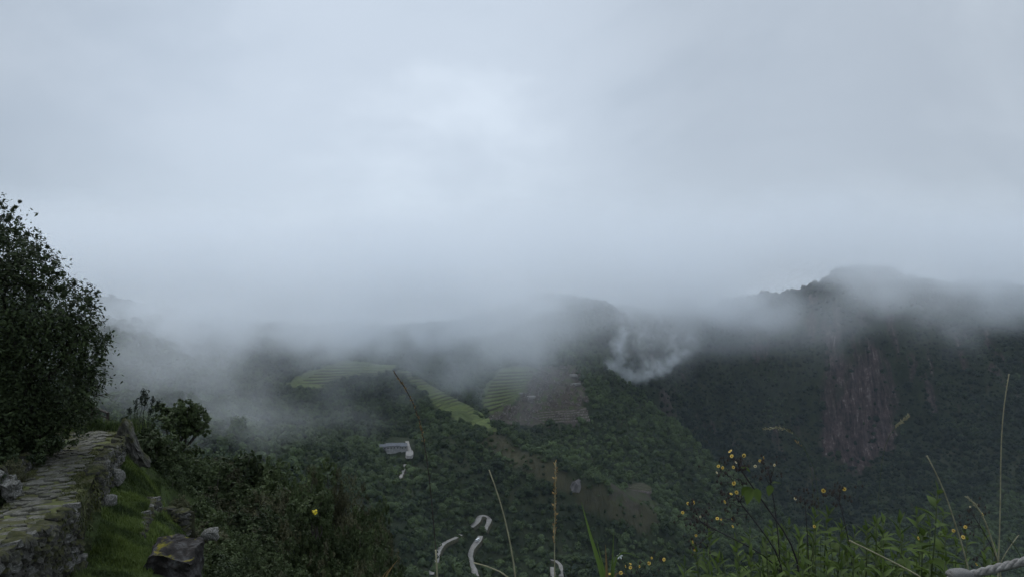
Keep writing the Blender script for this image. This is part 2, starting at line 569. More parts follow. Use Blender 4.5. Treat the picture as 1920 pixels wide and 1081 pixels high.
def leaf_cloud(n, rad, leaf, seed, squash=0.8, lobes=7, aspect=1.0, shell=0.55):
    """many small leaf faces spread through a lumpy crown; returns verts, quads, tint"""
    g = np.random.default_rng(seed)
    c = g.normal(size=(lobes, 3))
    c /= np.linalg.norm(c, axis=1)[:, None]
    c *= rad * g.uniform(0.25, 0.62, (lobes, 1))
    c[:, 2] = c[:, 2] * squash
    lr = rad * g.uniform(0.34, 0.55, lobes)
    k = g.integers(0, lobes, n)
    d = g.normal(size=(n, 3))
    d /= np.linalg.norm(d, axis=1)[:, None]
    rr = lr[k] * g.uniform(shell, 1.05, n) ** 0.7
    p = c[k] + d * rr[:, None] * np.array((1, 1, squash))
    p[:, 2] += rad * squash * 0.6
    nrm = d + g.normal(size=(n, 3)) * 0.35
    nrm[:, 2] += 0.2
    nrm /= np.linalg.norm(nrm, axis=1)[:, None]
    t = np.cross(nrm, g.normal(size=(n, 3)))
    t /= np.linalg.norm(t, axis=1)[:, None]
    b = np.cross(nrm, t)
    s = leaf * g.uniform(0.6, 1.35, n)[:, None]
    v = np.stack([p - t * s, p + b * s * aspect * 0.55, p + t * s, p - b * s * aspect * 0.55], 1).reshape(-1, 3)
    f = np.arange(n * 4).reshape(n, 4)
    lobe_t = g.uniform(0, 0.55, lobes)
    tint = np.clip(lobe_t[k] + g.uniform(0, 0.35, n) + 0.15, 0, 1)
    return v, f, np.repeat(tint, 4)


NVAR = 7
fcol = bpy.data.collections.new("canopy_sources")
for k in range(NVAR):
    v, f, ti = leaf_cloud(520, 1.0, 0.13, 100 + k, squash=(0.75, 0.9, 1.1, 0.8, 0.65, 1.3, 0.85)[k], lobes=9, aspect=1.5)
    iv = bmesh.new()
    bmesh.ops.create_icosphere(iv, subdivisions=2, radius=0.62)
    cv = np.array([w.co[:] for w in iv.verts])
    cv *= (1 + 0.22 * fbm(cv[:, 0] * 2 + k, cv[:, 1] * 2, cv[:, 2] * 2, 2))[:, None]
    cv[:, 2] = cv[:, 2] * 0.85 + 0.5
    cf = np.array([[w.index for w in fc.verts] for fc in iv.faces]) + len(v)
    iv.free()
    me = bpy.data.meshes.new("canopy_clump")
    me.from_pydata(np.concatenate([v, cv]).tolist(), [], f.tolist() + cf.tolist())
    me.materials.append(FOREST_M)
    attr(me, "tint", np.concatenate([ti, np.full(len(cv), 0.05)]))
    o = bpy.data.objects.new("canopy_clump", me)
    fcol.objects.link(o)


def scatter_forest():
    g = np.random.default_rng(3)
    out = []
    bands = [(560, 1150, 8.2, -900, 1100), (1150, 1700, 9.0, -900, 1690), (1700, 2560, 10.5, -900, 1690)]
    for (y0, y1, sp, x0, x1) in bands:
        xs, ys = np.meshgrid(np.arange(x0, x1, sp), np.arange(y0, y1, sp))
        x = xs.ravel() + g.uniform(-0.5, 0.5, xs.size) * sp
        y = ys.ravel() + g.uniform(-0.5, 0.5, xs.size) * sp
        z = zt(x, y)
        # keep what the view (with a margin to the sides) can take in
        px, py = 960 + F * x / y, 440 - F * (z - 1.6) / y
        k = (px > -260) & (px < 2180) & (py < 1240) & (py > 380)
        x, y, z, px = x[k], y[k], z[k], px[k]
        e = 8.0
        sl = np.hypot((zt(x + e, y) - zt(x - e, y)) / (2 * e), (zt(x, y + e) - zt(x, y - e)) / (2 * e))
        ok = np.ones(len(x), bool)
        for q in clear:
            ok &= ~in_poly(q, x + 11 * fbm(x / 24, y / 24, 6.1, 3), y + 16 * fbm(x / 24, y / 24, 8.3, 3))
        br = in_poly([tuple(p[:2]) for p in BROWN], x, y)
        ok &= ~(br & (g.random(len(x)) < 0.3))
        for rd, w in zip(ROADS, ROAD_W):
            dd = np.full(len(x), 1e9)
            nr = (np.abs(x - rd[len(rd) // 2][0]) < 160) & (np.abs(y - rd[len(rd) // 2][1]) < 260)
            if nr.any():
                dd[nr] = seg_dist(rd[1:-1] if len(rd) > 5 else rd, x[nr], y[nr])
            # trees on the viewer's side of the road keep further off so the ribbon shows
            ok &= dd > w * 0.5 + np.where(g.random(len(x)) < 0.35, 0.3, 2.2)
            front = np.full(len(x), 1e9)
            if nr.any():
                front[nr] = seg_dist(rd, x[nr], y[nr] + 7.0)
            ok &= (front > w * 0.5) | (g.random(len(x)) < 0.30)
        i = np.clip(np.searchsorted(GX, x) - 1, 0, nx_ - 1)
        j = np.clip(np.searchsorted(GY, y) - 1, 0, ny_ - 1)
        rk = rockm.reshape(ny_, nx_)[j, i]
        ok &= g.random(len(x)) > rk * np.where(fbm(x / 18, y / 30, 3.3, 3) > 0.14, 0.4, 0.975)
        ok &= g.random(len(x)) > sstep(1.7, 2.8, sl) * 0.4
        size = sp * (0.40 + 0.75 * g.random(len(x)) ** 2 + 0.22 * np.clip(fbm(x / 60, y / 60, 1.5, 3), -1, 1))
        size *= np.where(br, 0.55, 1.0) * np.where(g.random(len(x)) < 0.06, 1.45, 1.0)
        ok &= size > sp * 0.22
        # light painted into the tint: lit spur below the ruins lighter, cloud-shaded far mountain darker
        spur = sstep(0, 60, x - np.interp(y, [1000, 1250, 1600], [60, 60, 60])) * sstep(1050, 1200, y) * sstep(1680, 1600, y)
        light_tint = 0.16 * spur - 0.34 * sstep(1680, 1850, y) * sstep(150, 350, x) - 0.05
        out.append(np.stack([x, y, z - size * 0.12, size, light_tint], 1)[ok])
    return np.concatenate(out)


FP = scatter_forest()
print("forest clumps", len(FP))
fme = bpy.data.meshes.new("forest")
fme.vertices.add(len(FP))
fme.vertices.foreach_set("co", np.ascontiguousarray(FP[:, :3], np.float32).ravel())
attr(fme, "size", FP[:, 3])
attr(fme, "light_tint", FP[:, 4])
attr(fme, "turn", RNG.uniform(0, 6.283, len(FP)))
fme.attributes.new("pick", 'INT', 'POINT').data.foreach_set("value", RNG.integers(0, NVAR, len(FP)).astype(np.int32))
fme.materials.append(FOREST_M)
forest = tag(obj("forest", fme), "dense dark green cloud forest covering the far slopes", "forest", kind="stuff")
ng = bpy.data.node_groups.new("forest_instances", 'GeometryNodeTree')
ng.interface.new_socket("Geometry", in_out='INPUT', socket_type='NodeSocketGeometry')
ng.interface.new_socket("Geometry", in_out='OUTPUT', socket_type='NodeSocketGeometry')
gi, go = N(ng, "NodeGroupInput"), N(ng, "NodeGroupOutput")
ci = N(ng, "GeometryNodeCollectionInfo")
ci.inputs["Collection"].default_value = fcol
ci.inputs["Separate Children"].default_value = True
ip = N(ng, "GeometryNodeInstanceOnPoints")
ip.inputs["Pick Instance"].default_value = True


def named(kind, nm):
    n = N(ng, "GeometryNodeInputNamedAttribute", data_type=kind)
    n.inputs[0].default_value = nm
    return n.outputs[0]


cmb = N(ng, "ShaderNodeCombineXYZ")
ng.links.new(named('FLOAT', "turn"), cmb.inputs[2])
ng.links.new(gi.outputs[0], ip.inputs["Points"])
ng.links.new(ci.outputs[0], ip.inputs["Instance"])
ng.links.new(named('INT', "pick"), ip.inputs["Instance Index"])
ng.links.new(cmb.outputs[0], ip.inputs["Rotation"])
ng.links.new(named('FLOAT', "size"), ip.inputs["Scale"])
ng.links.new(ip.outputs[0], go.inputs[0])
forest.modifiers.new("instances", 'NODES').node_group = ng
# ---------------------------------------------------------------- far things: road, terraces, ruins, hotel, bus
ROAD_M = noise_mat("pale_gravel_road", [(0.3, (0.17, 0.16, 0.145)), (0.7, (0.29, 0.275, 0.255))], 0.25, 6, 0.95, 0.1)
STONE_FAR = noise_mat("weathered_granite_blocks", [(0.3, (0.075, 0.062, 0.054)), (0.55, (0.15, 0.13, 0.115)), (0.8, (0.32, 0.29, 0.265))], 0.35, 6, 0.95, 0.1, 0.6, 1.2, dist=0.5)
TURF = noise_mat("terrace_turf", [(0.3, (0.06, 0.075, 0.032)), (0.55, (0.105, 0.13, 0.046)), (0.75, (0.14, 0.14, 0.075))], 0.06, 6, 0.95, 0.1)
TURF_OLD = noise_mat("dry_terrace_turf", [(0.3, (0.04, 0.042, 0.024)), (0.6, (0.065, 0.063, 0.038)), (0.8, (0.08, 0.07, 0.048))], 0.08, 6, 0.95, 0.1)
WALL_EARTH = noise_mat("mossy_terrace_wall", [(0.3, (0.035, 0.036, 0.022)), (0.7, (0.085, 0.08, 0.055))], 0.4, 6, 0.95, 0.1)
PALE = noise_mat("pale_packed_earth", [(0.3, (0.14, 0.135, 0.125)), (0.7, (0.26, 0.25, 0.235))], 0.3, 5, 0.95, 0.1)


def ribbon(poly, width, lift):
    p = np.array(poly, float)
    # resample smoothly
    d = np.concatenate([[0], np.cumsum(np.linalg.norm(np.diff(p[:, :2], axis=0), axis=1))])
    t = np.linspace(0, d[-1], max(8, int(d[-1] / 2.5)))
    x, y = np.interp(t, d, p[:, 0]), np.interp(t, d, p[:, 1])
    for _ in range(2):
        x[1:-1] = (x[:-2] + 2 * x[1:-1] + x[2:]) / 4
        y[1:-1] = (y[:-2] + 2 * y[1:-1] + y[2:]) / 4
    tx, ty = np.gradient(x), np.gradient(y)
    L = np.hypot(tx, ty) + 1e-9
    nx, ny = -ty / L, tx / L
    w = width * 0.5 * (1.1 + 0.4 * fbm(t / 7, 0.3, width, 3))
    ax, ay, bx, by = x + nx * w, y + ny * w, x - nx * w, y - ny * w
    z = np.maximum(zt(x, y), np.maximum(zt(ax, ay), zt(bx, by))) + lift
    for _ in range(10):
        z[1:-1] = (z[:-2] + 2 * z[1:-1] + z[2:]) / 4
    z += lift
    n = len(t)
    rg = 0.25 * fbm(t / 2.1, 4.4, 0, 3)
    v = np.concatenate([np.stack([ax, ay, z + rg], 1), np.stack([bx, by, z - rg], 1), np.stack([ax + nx * 2, ay + ny * 2, z - 4], 1), np.stack([bx - nx * 2, by - ny * 2, z - 4], 1)])
    k = np.arange(n - 1)
    f = np.concatenate([np.stack([k, k + 1, n + k + 1, n + k], 1), np.stack([2 * n + k, 2 * n + k + 1, k + 1, k], 1), np.stack([n + k, n + k + 1, 3 * n + k + 1, 3 * n + k], 1)])
    return v, f


vs_, fs_, off = [], [], 0
for rd, w in zip(ROADS, ROAD_W):
    v, f = ribbon(rd, w, 0.5)
    vs_.append(v)
    fs_.append(f + off)
    off += len(v)
BANK_M = noise_mat("road_bank_earth", [(0.3, (0.022, 0.024, 0.014)), (0.7, (0.06, 0.055, 0.035))], 0.4, 6, 0.95, 0.1)
rme = mesh_np("road", np.concatenate(vs_), np.concatenate(fs_), ROAD_M)
rme.materials.append(BANK_M)
rme.polygons.foreach_set("material_index", np.concatenate([np.repeat([0, 1, 1], len(f) // 3) for f in fs_]).astype(np.int32))
road = tag(obj("road", rme), "pale zigzag road winding up the forested slope", "road", kind="structure")


def px_poly(s, n, min_y=0.0):
    """n points evenly along a pixel polyline, dropped on the terrain"""
    q = np.array([list(map(float, t.split())) for t in s.split("|")])
    d = np.concatenate([[0], np.cumsum(np.linalg.norm(np.diff(q, axis=0), axis=1))])
    t = np.linspace(0, d[-1], n)
    res = []
    for u in t:
        a, b = np.interp(u, d, q[:, 0]), np.interp(u, d, q[:, 1])
        h = hit(a, b)
        while h[1] < min_y and b > 860:      # step over the nearer crest
            b -= 1.0
            h = hit(a, b)
        res.append(h)
    return res


def terraces(label, left, right, n, turf, drop=2.6, bow=0.0, min_y=0.0):
    """stepped field: each terrace is a flat tread with a stone front wall, from the lowest to the highest"""
    A_, B_ = px_poly(left, n + 1, min_y), px_poly(right, n + 1, min_y)
    base = (A_[0] + B_[0]) / 2
    root = empty("terraced_field", tuple(base))
    tag(root, label, "terraces", "farming terraces round the ruins")
    m = 7
    for k in range(n):
        rows = []
        for (p, q) in ((A_[k], B_[k]), (A_[k + 1], B_[k + 1])):
            u = np.linspace(0, 1, m)[:, None]
            line = p[None] * (1 - u) + q[None] * u
            line[:, 1] -= bow * 4 * u[:, 0] * (1 - u[:, 0])
            line[:, 2] = zt(line[:, 0], line[:, 1])
            rows.append(line)
        fr, bk = rows
        top = max(fr[:, 2].mean() + 0.6, (fr[:, 2].mean() * 0.35 + bk[:, 2].mean() * 0.65)) + 0.4
        topz = 0.6 * top + 0.4 * (0.4 * fr[:, 2] + 0.6 * bk[:, 2]) + 0.5 + 0.25 * RNG.normal(size=m)
        f0 = fr.copy(); f0[:, 2] = topz
        b0 = bk.copy(); b0[:, 2] = topz + 0.3
        fb = fr.copy(); fb[:, 2] = np.minimum(fr[:, 2], topz) - drop
        v = np.concatenate([f0, b0, fb]) - base
        i = np.arange(m - 1)
        tread = np.stack([i, i + 1, m + i + 1, m + i], 1)
        face = np.stack([2 * m + i, 2 * m + i + 1, i + 1, i], 1)
        me = mesh_np("terrace", v, np.concatenate([tread, face]), turf)
        me.materials.append(WALL_EARTH if turf is not TURF_OLD else STONE_FAR)
        me.polygons.foreach_set("material_index", np.array([0] * (m - 1) + [1] * (m - 1), np.int32))
        me.update()
        obj("terrace", me, root)
    return root


terraces("wide fan of green terraces on the upper plateau, half in fog", "548 726|575 712|612 690|640 676", "655 710|672 700|690 684|700 678", 9, TURF)
terraces("smooth bright green lawn terraces beside the fan of terraces", "662 708|680 697|694 684", "735 701|742 695|744 688", 4, TURF)
terraces("long narrow strip of terraces running down the ridge crest", "896 806|850 785|812 757|775 723|742 694", "930 812|905 786|870 760|815 728|764 697", 22, TURF, 2.0)
terraces("bright green stepped terraces left of the stone ruins", "905 772|908 752|920 722|938 697", "955 754|968 738|990 715|1008 691", 11, TURF, 3.0)
terraces("small brown abandoned terraces in the forest below the ridge", "1152 922|1160 914|1172 906", "1222 927|1220 917|1210 908", 7, TURF_OLD, 0.8, min_y=1150.0)
terraces("dim stony terraces under the lower edge of the ruins", "1004 794|1006 782|1008 770", "1106 790|1102 776|1098 762", 5, TURF_OLD, 2.2)


def ruin_house(w, l, h, seed):
    """roofless gabled stone house: four walls with a doorway, two gables"""
    g = random.Random(seed)
    bm = bmesh.new()

    def wall(pts, x0, y0, x1, y1):
        t = 0.8
        dx, dy = x1 - x0, y1 - y0
        L = math.hypot(dx, dy)
        nx, ny = -dy / L * t, dx / L * t
        a = [bm.verts.new((x0 + dx * u, y0 + dy * u, z)) for u, z in pts]
        b = [bm.verts.new((x0 + dx * u + nx, y0 + dy * u + ny, z)) for u, z in pts]
        bm.faces.new(a)
        bm.faces.new(b[::-1])
        n = len(pts)
        for i in range(n):
            bm.faces.new((a[i], b[i], b[(i + 1) % n], a[(i + 1) % n]))
    j = lambda: g.uniform(-0.4, 0.3)
    gab = [(0, -3), (1, -3), (1, h + j()), (0.5, h + 2.4 + j()), (0, h + j())]
    wall(gab, 0, 0, w, 0)
    wall(gab, w, l, 0, l)
    wall([(0, -3), (0.4, -3), (0.4, h * 0.7), (0.58, h * 0.7), (0.58, -3), (1, -3), (1, h + j()), (0, h + j())], w, 0.82, w, l - 0.82)
    wall([(0, -3), (1, -3), (1, h + j()), (0.6, h * 0.8 + j()), (0, h + j())], 0, l - 0.82, 0, 0.82)
    me = bpy.data.meshes.new("ruined_house")
    bm.to_mesh(me)
    bm.free()
    me.materials.append(STONE_FAR)
    return me


HOUSE = [ruin_house(6, 9, 3.2, 1), ruin_house(7, 13, 3.6, 2), ruin_house(5.5, 7, 2.4, 3), ruin_house(8, 10, 4.0, 4)]
gr_ = random.Random(5)
rp = clear[3]
placed = []
bx0, bx1 = min(p[0] for p in rp), max(p[0] for p in rp)
by0, by1 = min(p[1] for p in rp), max(p[1] for p in rp)
yy = by0
row = 0
while yy < by1:
    xx = bx0 + gr_.uniform(0, 8)
    while xx < bx1:
        if bool(in_poly(rp, np.array(xx), np.array(yy))) and gr_.random() < 0.74:
            k = gr_.randrange(4)
            o = bpy.data.objects.new("ruined_house", HOUSE[k])
            link(o)
            o.location = (xx, yy, float(zt(xx, yy)) + 0.2)
            o.rotation_euler = (0, 0, R(-8 + gr_.uniform(-9, 9)) + (math.pi / 2 if gr_.random() < 0.35 else 0))
            s = gr_.uniform(0.85, 1.5)
            o.scale = (s, s, s * gr_.uniform(0.8, 1.15))
            tag(o, "small roofless grey stone house among the ruins on the saddle", "ruin", "roofless houses of the ruined town")
            placed.append((xx, yy))
        xx += gr_.uniform(10, 16)
    yy += gr_.uniform(13, 17)
    row += 1
print("ruined houses", len(placed))


def slab(name, label, cx, cy, w, l, rz, mat, cat):
    """a level patch let into the slope: pale paved court with rough edge"""
    n = 14
    z = max(float(zt(cx + dx, cy + dy)) for dx in (-w / 2, w / 2) for dy in (-l / 2, l / 2)) + 0.3
    g = np.random.default_rng(int(abs(cx * 7)))
    a = np.linspace(0, 2 * math.pi, n, endpoint=False)
    r = (np.abs(np.cos(a)) ** 4 + np.abs(np.sin(a)) ** 4) ** -0.25 * g.uniform(0.85, 1.1, n)
    top = np.stack([np.cos(a) * r * w / 2, np.sin(a) * r * l / 2, np.zeros(n)], 1)
    v = np.concatenate([top, top * np.array((1.1, 1.1, 1)) + np.array((0, 0, -4.0))])
    f = [list(range(n))] + [[i, n + i, n + (i + 1) % n, (i + 1) % n] for i in range(n)]
    o = obj(name, mesh_from(name, v, f, mat))
    o.location = (cx, cy, z)
    o.rotation_euler = (0, 0, rz)
    tag(o, label, cat)
    return o


for (px, py, w, l, rz, lab) in [(996, 745, 17, 12, 0.3, "pale open court at the lower left corner of the ruined houses"), (977, 737, 9, 6, 0.2, "small pale patch of bare ground beside the bright terraces"),
                                (1076, 706, 15, 12, 0.2, "pale rocky knoll at the upper right edge of the ruins"), (1080, 722, 22, 6, 0.5, "pale stone stairway slanting along the right edge of the ruins")]:
    h_ = hit(px, py)
    slab("stone_court", lab, h_[0], h_[1], w, l, rz, PALE, "court")

# hotel by the road: long grey roofs over white walls
ROOF = noise_mat("grey_metal_roof", [(0.3, (0.045, 0.052, 0.062)), (0.7, (0.075, 0.083, 0.097))], 0.3, 4, 0.6, 0.3)
WHITE = noise_mat("whitewashed_wall", [(0.3, (0.2, 0.2, 0.195)), (0.7, (0.32, 0.32, 0.31))], 0.4, 4, 0.9, 0.1)
DARK = plain("dark_window_glass", (0.03, 0.035, 0.04), 0.2, 0.5)


def hotel(label, px, py, w, l, h, rz, wins):
    p = hit(px, py)
    z = float(max(zt(p[0] + a, p[1] + b) for a in (-w / 2, w / 2) for b in (-l / 2, l / 2)))
    root = empty("hotel_building", (p[0], p[1], z), rz)
    tag(root, label, "building", "grey roofed buildings below the terraces")
    obj("wall", box_mesh("wall", (-w / 2, -l / 2, -8), (w / 2, l / 2, h), WHITE), root)
    e, rh = 1.0, 2.6
    v = [(-w / 2 - e, -l / 2 - e, h), (w / 2 + e, -l / 2 - e, h), (w / 2 + e, 0, h + rh), (-w / 2 - e, 0, h + rh), (-w / 2 - e, l / 2 + e, h), (w / 2 + e, l / 2 + e, h)]
    v += [(x, y, zz - 0.35) for x, y, zz in v]
    f = [(0, 1, 2, 3), (3, 2, 5, 4), (9, 8, 7, 6), (10, 11, 8, 9), (0, 6, 7, 1), (4, 5, 11, 10), (0, 3, 9, 6), (3, 4, 10, 9), (1, 7, 8, 2), (2, 8, 11, 5)]
    obj("roof", mesh_from("roof", v, f, ROOF), root)
    for i in range(wins):
        x = -w / 2 + (i + 0.5) * w / wins
        obj("window", box_mesh("window", (x - 0.9, -l / 2 - 0.06, 0.9), (x + 0.9, -l / 2 + 0.1, 2.5), DARK), root)
    return root


HZ = 0.0
hotel("long grey roofed building in the forest, widest of the cluster", 740, 845, 22, 12, 4.5, 0.12, 5)
hotel("grey roofed building at the misty end of the cluster", 722, 843, 13, 11, 4.0, 0.12, 3)
hotel("narrow grey roofed building next to the pale forecourt", 757, 841, 8, 13, 4.0, 0.2, 2)
hotel("tiny white hut among trees below the grey roofs", 742, 880, 3.5, 3.0, 2.6, 0.4, 1)
h_ = hit(768, 856)
slab("forecourt", "pale concrete forecourt beside the grey roofed buildings", h_[0], h_[1], 10, 26, 0.1, PALE, "forecourt")
h_ = hit(908, 814)
slab("lookout", "small pale round lookout at the lower tip of the terraced strip", h_[0], h_[1], 9, 8, 0.0, PALE, "lookout")

# bus climbing the road
bp_, bq_ = hit(892, 1024), hit(899, 1015)
BUS_W = plain("white_bus_paint", (0.72, 0.73, 0.74), 0.35, 0.5)
TYRE = plain("bus_tyre_rubber", (0.02, 0.02, 0.02), 0.8, 0.2)
bz = math.atan2(bq_[1] - bp_[1], bq_[0] - bp_[0])
mid_ = (bp_ + bq_) / 2
rv = vs_[-1][: len(vs_[-1]) // 2]
zi = rv[np.argmin(np.hypot(rv[:, 0] - mid_[0], rv[:, 1] - mid_[1])), 2]
bus = empty("bus", (mid_[0], mid_[1], zi + 0.05), bz)
tag(bus, "small white bus driving on the zigzag road", "bus")
bm = bmesh.new()
bmesh.ops.create_cube(bm, size=1.0)
bmesh.ops.scale(bm, vec=(7.6, 2.3, 2.35), verts=bm.verts)
bmesh.ops.translate(bm, vec=(0, 0, 1.72), verts=bm.verts)
bmesh.ops.bevel(bm, geom=list(bm.edges), offset=0.22, segments=2, affect='EDGES')
me = bpy.data.meshes.new("body")
bm.to_mesh(me)
bm.free()
me.materials.append(BUS_W)
obj("body", me, bus)
for s in (-1, 1):
    obj("side_window", box_mesh("side_window", (-3.2, s * 1.15 - 0.03, 1.75), (3.1, s * 1.15 + 0.03, 2.55), DARK), bus)
obj("windscreen", box_mesh("windscreen", (3.78, -0.95, 1.5), (3.84, 0.95, 2.6), DARK), bus)
obj("rear_window", box_mesh("rear_window", (-3.84, -0.85, 1.8), (-3.78, 0.85, 2.55), DARK), bus)
bm = bmesh.new()
bmesh.ops.create_cone(bm, cap_ends=True, segments=14, radius1=0.46, radius2=0.46, depth=0.3, matrix=Matrix.Rotation(R(90), 4, 'X'))
wme = bpy.data.meshes.new("wheel")
bm.to_mesh(wme)
bm.free()
wme.materials.append(TYRE)
for x in (-2.4, 2.3):
    for s in (-1, 1):
        obj("wheel", wme, bus).location = (x, s * 1.05, 0.46)

# two birds far up in the cloud
BIRD = plain("dark_feathers", (0.02, 0.02, 0.022), 0.8, 0.1)


def bird(label, px, py, Y, span, rz):
    v = [(0, 0.5, 0), (0.09, 0.1, 0.02), (0.07, -0.35, 0), (0.13, -0.6, 0.01), (-0.13, -0.6, 0.01), (-0.07, -0.35, 0), (-0.09, 0.1, 0.02), (0, 0, 0.1), (0, 0, -0.1),
         (0.45, 0.22, 0.16), (0.42, -0.06, 0.14), (1.0, 0.0, 0.08), (-0.45, 0.22, 0.16), (-0.42, -0.06, 0.14), (-1.0, 0.0, 0.08)]
    f = [(0, 1, 7), (1, 2, 7), (2, 3, 4, 5), (2, 5, 7), (5, 6, 7), (6, 0, 7), (1, 0, 8), (2, 1, 8), (5, 2, 8), (6, 5, 8), (0, 6, 8), (1, 9, 10, 2), (9, 11, 10), (6, 5, 13, 12), (12, 13, 14)]
    o = obj("bird", mesh_from("bird", np.array(v) * span / 2, f, BIRD))
    o.location = P(px, py, Y)
    o.rotation_euler = (0.3, 0.2, rz)
    tag(o, label, "bird", "birds soaring under the cloud")


bird("tiny dark bird high up against the brightest part of the sky", 835, 48, 300, 1.0, 0.6)
bird("tiny dark bird low against the grey fog behind the tree", 422, 572, 260, 0.8, 1.1)
# ---------------------------------------------------------------- the near hillside, path, walls and rocks
NP = []
for s in ("200 1081 16.5|265 1010 18.5|270 940 21.5|262 880 25.5|245 862 26.5|140 1090 15|190 1008 17.5|212 930 21|240 862 25.5|60 1120 13.4|0 1150 12|300 1081 15.5|"
          "320 1005 20|335 985 21.5|350 1081 16.5|400 1075 26|430 1010 34|550 1030 42|500 1060 38|700 1170 45|745 1150 60|600 1090 50|330 945 36|280 905 34|400 970 38|480 1190 22|600 1260 30|420 1140 21|370 1010 28|330 990 27").split("|"):
    a, b, c = map(float, s.split())
    NP.append(P(a, b, c))
NP += [np.array(q, float) for q in [(0, 0, -0.02), (0, -6, 0.3), (2, 1.5, -0.15), (1, 2.5, -0.5), (3, 4, -2.6), (0, 5, -3.4), (-2, 4, -2.2), (-4, 2, -1.2), (-4, 7, -4.3), (-7, 5, -3.6), (0, 10, -8), (8, 4, -5),
                                     (8, 10, -10), (-12, 0, -1.0), (-12, 8, -4.2), (-14, 14, -4.6), (-16, 20, -5.0), (-19, 27, -6.0), (-16.3, 30, -6.5), (-12.2, 30, -9.6), (-18, 32, -6.6), (-22, 16, -2.5), (-28, 26, -3), (-30, 8, 0),
                                     (-14, 40, -13), (-22, 40, -11), (-30, 44, -12), (-8, 60, -32), (0, 30, -24), (10, 30, -29), (20, 20, -26), (0, 60, -48), (-20, 60, -34), (-40, 60, -26), (40, 40, -60), (40, 0, -18),
                                     (-50, 30, 0), (-50, 0, 8), (0, 110, -120), (-60, 110, -100), (60, 110, -160), (60, 0, -30), (60, 60, -110), (20, -12, -4), (-20, -12, 3), (60, -12, -24), (-60, -12, 14), (-60, 60, -20)]]
NP = np.array(NP)
An = NP[:, :2] / 10
Dn = np.linalg.norm(An[:, None] - An[None], axis=2)
k_ = len(An)
Mn = np.zeros((k_ + 3, k_ + 3))
Mn[:k_, :k_] = Dn - np.eye(k_) * 0.01
Mn[:k_, k_] = 1
Mn[:k_, k_ + 1:] = An
Mn[k_:, :k_] = Mn[:k_, k_:].T
Wn = np.linalg.solve(Mn, np.concatenate([NP[:, 2], np.zeros(3)]))


def zn(x, y):
    x, y = np.asarray(x, float), np.asarray(y, float)
    r = Wn[k_] + Wn[k_ + 1] * x / 10 + Wn[k_ + 2] * y / 10
    for i in range(k_):
        r = r + Wn[i] * np.hypot(x / 10 - An[i, 0], y / 10 - An[i, 1])
    return r + 0.10 * fbm(x / 1.7, y / 1.7, 1.0, 3)


def hit_near(px, py, lo=2.0, hi=95.0):
    a = P(px, py, 1.0) - CAM
    ys = np.arange(lo, hi, 0.1)
    xs, zs = a[0] * ys, CAM[2] + a[2] * ys
    b = np.nonzero(zn(xs, ys) >= zs)[0]
    k = b[0] if len(b) else len(ys) - 1
    return np.array((xs[k], ys[k], zs[k]))


hx, hy = axis(-60, -24, 16, 60, 0.25, 2.0), axis(-12, 0, 48, 110, 0.25, 2.0)
HX, HY = np.meshgrid(hx, hy)
HZm = zn(HX, HY)
i2, j2 = np.meshgrid(np.arange(len(hx) - 1), np.arange(len(hy) - 1))
q0 = (j2 * len(hx) + i2).ravel()
SOIL_N = noise_mat("mossy_hillside_soil", [(0.28, (0.014, 0.016, 0.008)), (0.5, (0.028, 0.040, 0.013)), (0.7, (0.042, 0.062, 0.018)), (0.85, (0.06, 0.056, 0.03))], 1.3, 8, 0.95, 0.1, 0.7, 14.0)
hill = tag(obj("hillside", mesh_np("hillside", np.stack([HX.ravel(), HY.ravel(), HZm.ravel()], 1), np.stack([q0, q0 + 1, q0 + len(hx) + 1, q0 + len(hx)], 1), SOIL_N, True)),
           "steep grassy hillside with terraces beside the stone path", "hillside", kind="structure")


def pline(s, n):
    q = np.array([list(map(float, t.split())) for t in s.split("|")])
    w = np.array([P(*r) for r in q])
    d = np.concatenate([[0], np.cumsum(np.linalg.norm(np.diff(w, axis=0), axis=1))])
    t = np.linspace(0, d[-1], n)
    return np.stack([np.interp(t, d, w[:, k]) for k in range(3)], 1), d[-1]


PATH_M = noise_mat("trodden_mossy_earth", [(0.28, (0.030, 0.026, 0.018)), (0.46, (0.055, 0.055, 0.026)), (0.62, (0.085, 0.095, 0.034)), (0.8, (0.11, 0.105, 0.06))], 1.6, 8, 0.95, 0.1, 0.8, 18.0)
NPATH = 80
ED, LW = pline("-120 1125 10.4|0 1050 12|75 1000 13.6|150 945 16|185 880 20|214 838 24|236 815 27|240 806 29", NPATH)
LE, _ = pline("-420 1010 11|-150 985 13.2|-15 966 15.2|2 955 15.8|28 905 18.5|82 850 23|120 822 26.5|134 806 29", NPATH)
for _ in range(5):
    ED[1:-1] = (ED[:-2] + 2 * ED[1:-1] + ED[2:]) / 4
    LE[1:-1] = (LE[:-2] + 2 * LE[1:-1] + LE[2:]) / 4
cols = 18
uu = np.linspace(0, 1, cols)
PG = LE[:, None] * (1 - uu)[None, :, None] + ED[:, None] * uu[None, :, None]
PG[..., 2] += 0.05 * fbm(PG[..., 0] / 0.6, PG[..., 1] / 0.6, 0, 3)
pf = []
for r in range(NPATH - 1):
    for c in range(cols - 1):
        a = r * cols + c
        pf.append((a, a + 1, a + cols + 1, a + cols))
path = tag(obj("path", mesh_np("path", PG.reshape(-1, 3), np.array(pf), PATH_M, True)), "old stone paved mountain path with mossy edges", "path", kind="structure")


def path_pt(r, u):
    """point on the path: r along 0..1, u across 0 (left) .. 1 (wall)"""
    f = np.clip(r, 0, 0.9999) * (NPATH - 1)
    k = int(f)
    a, b = LE[k] * (1 - f + k) + LE[k + 1] * (f - k), ED[k] * (1 - f + k) + ED[k + 1] * (f - k)
    return a * (1 - u) + b * u


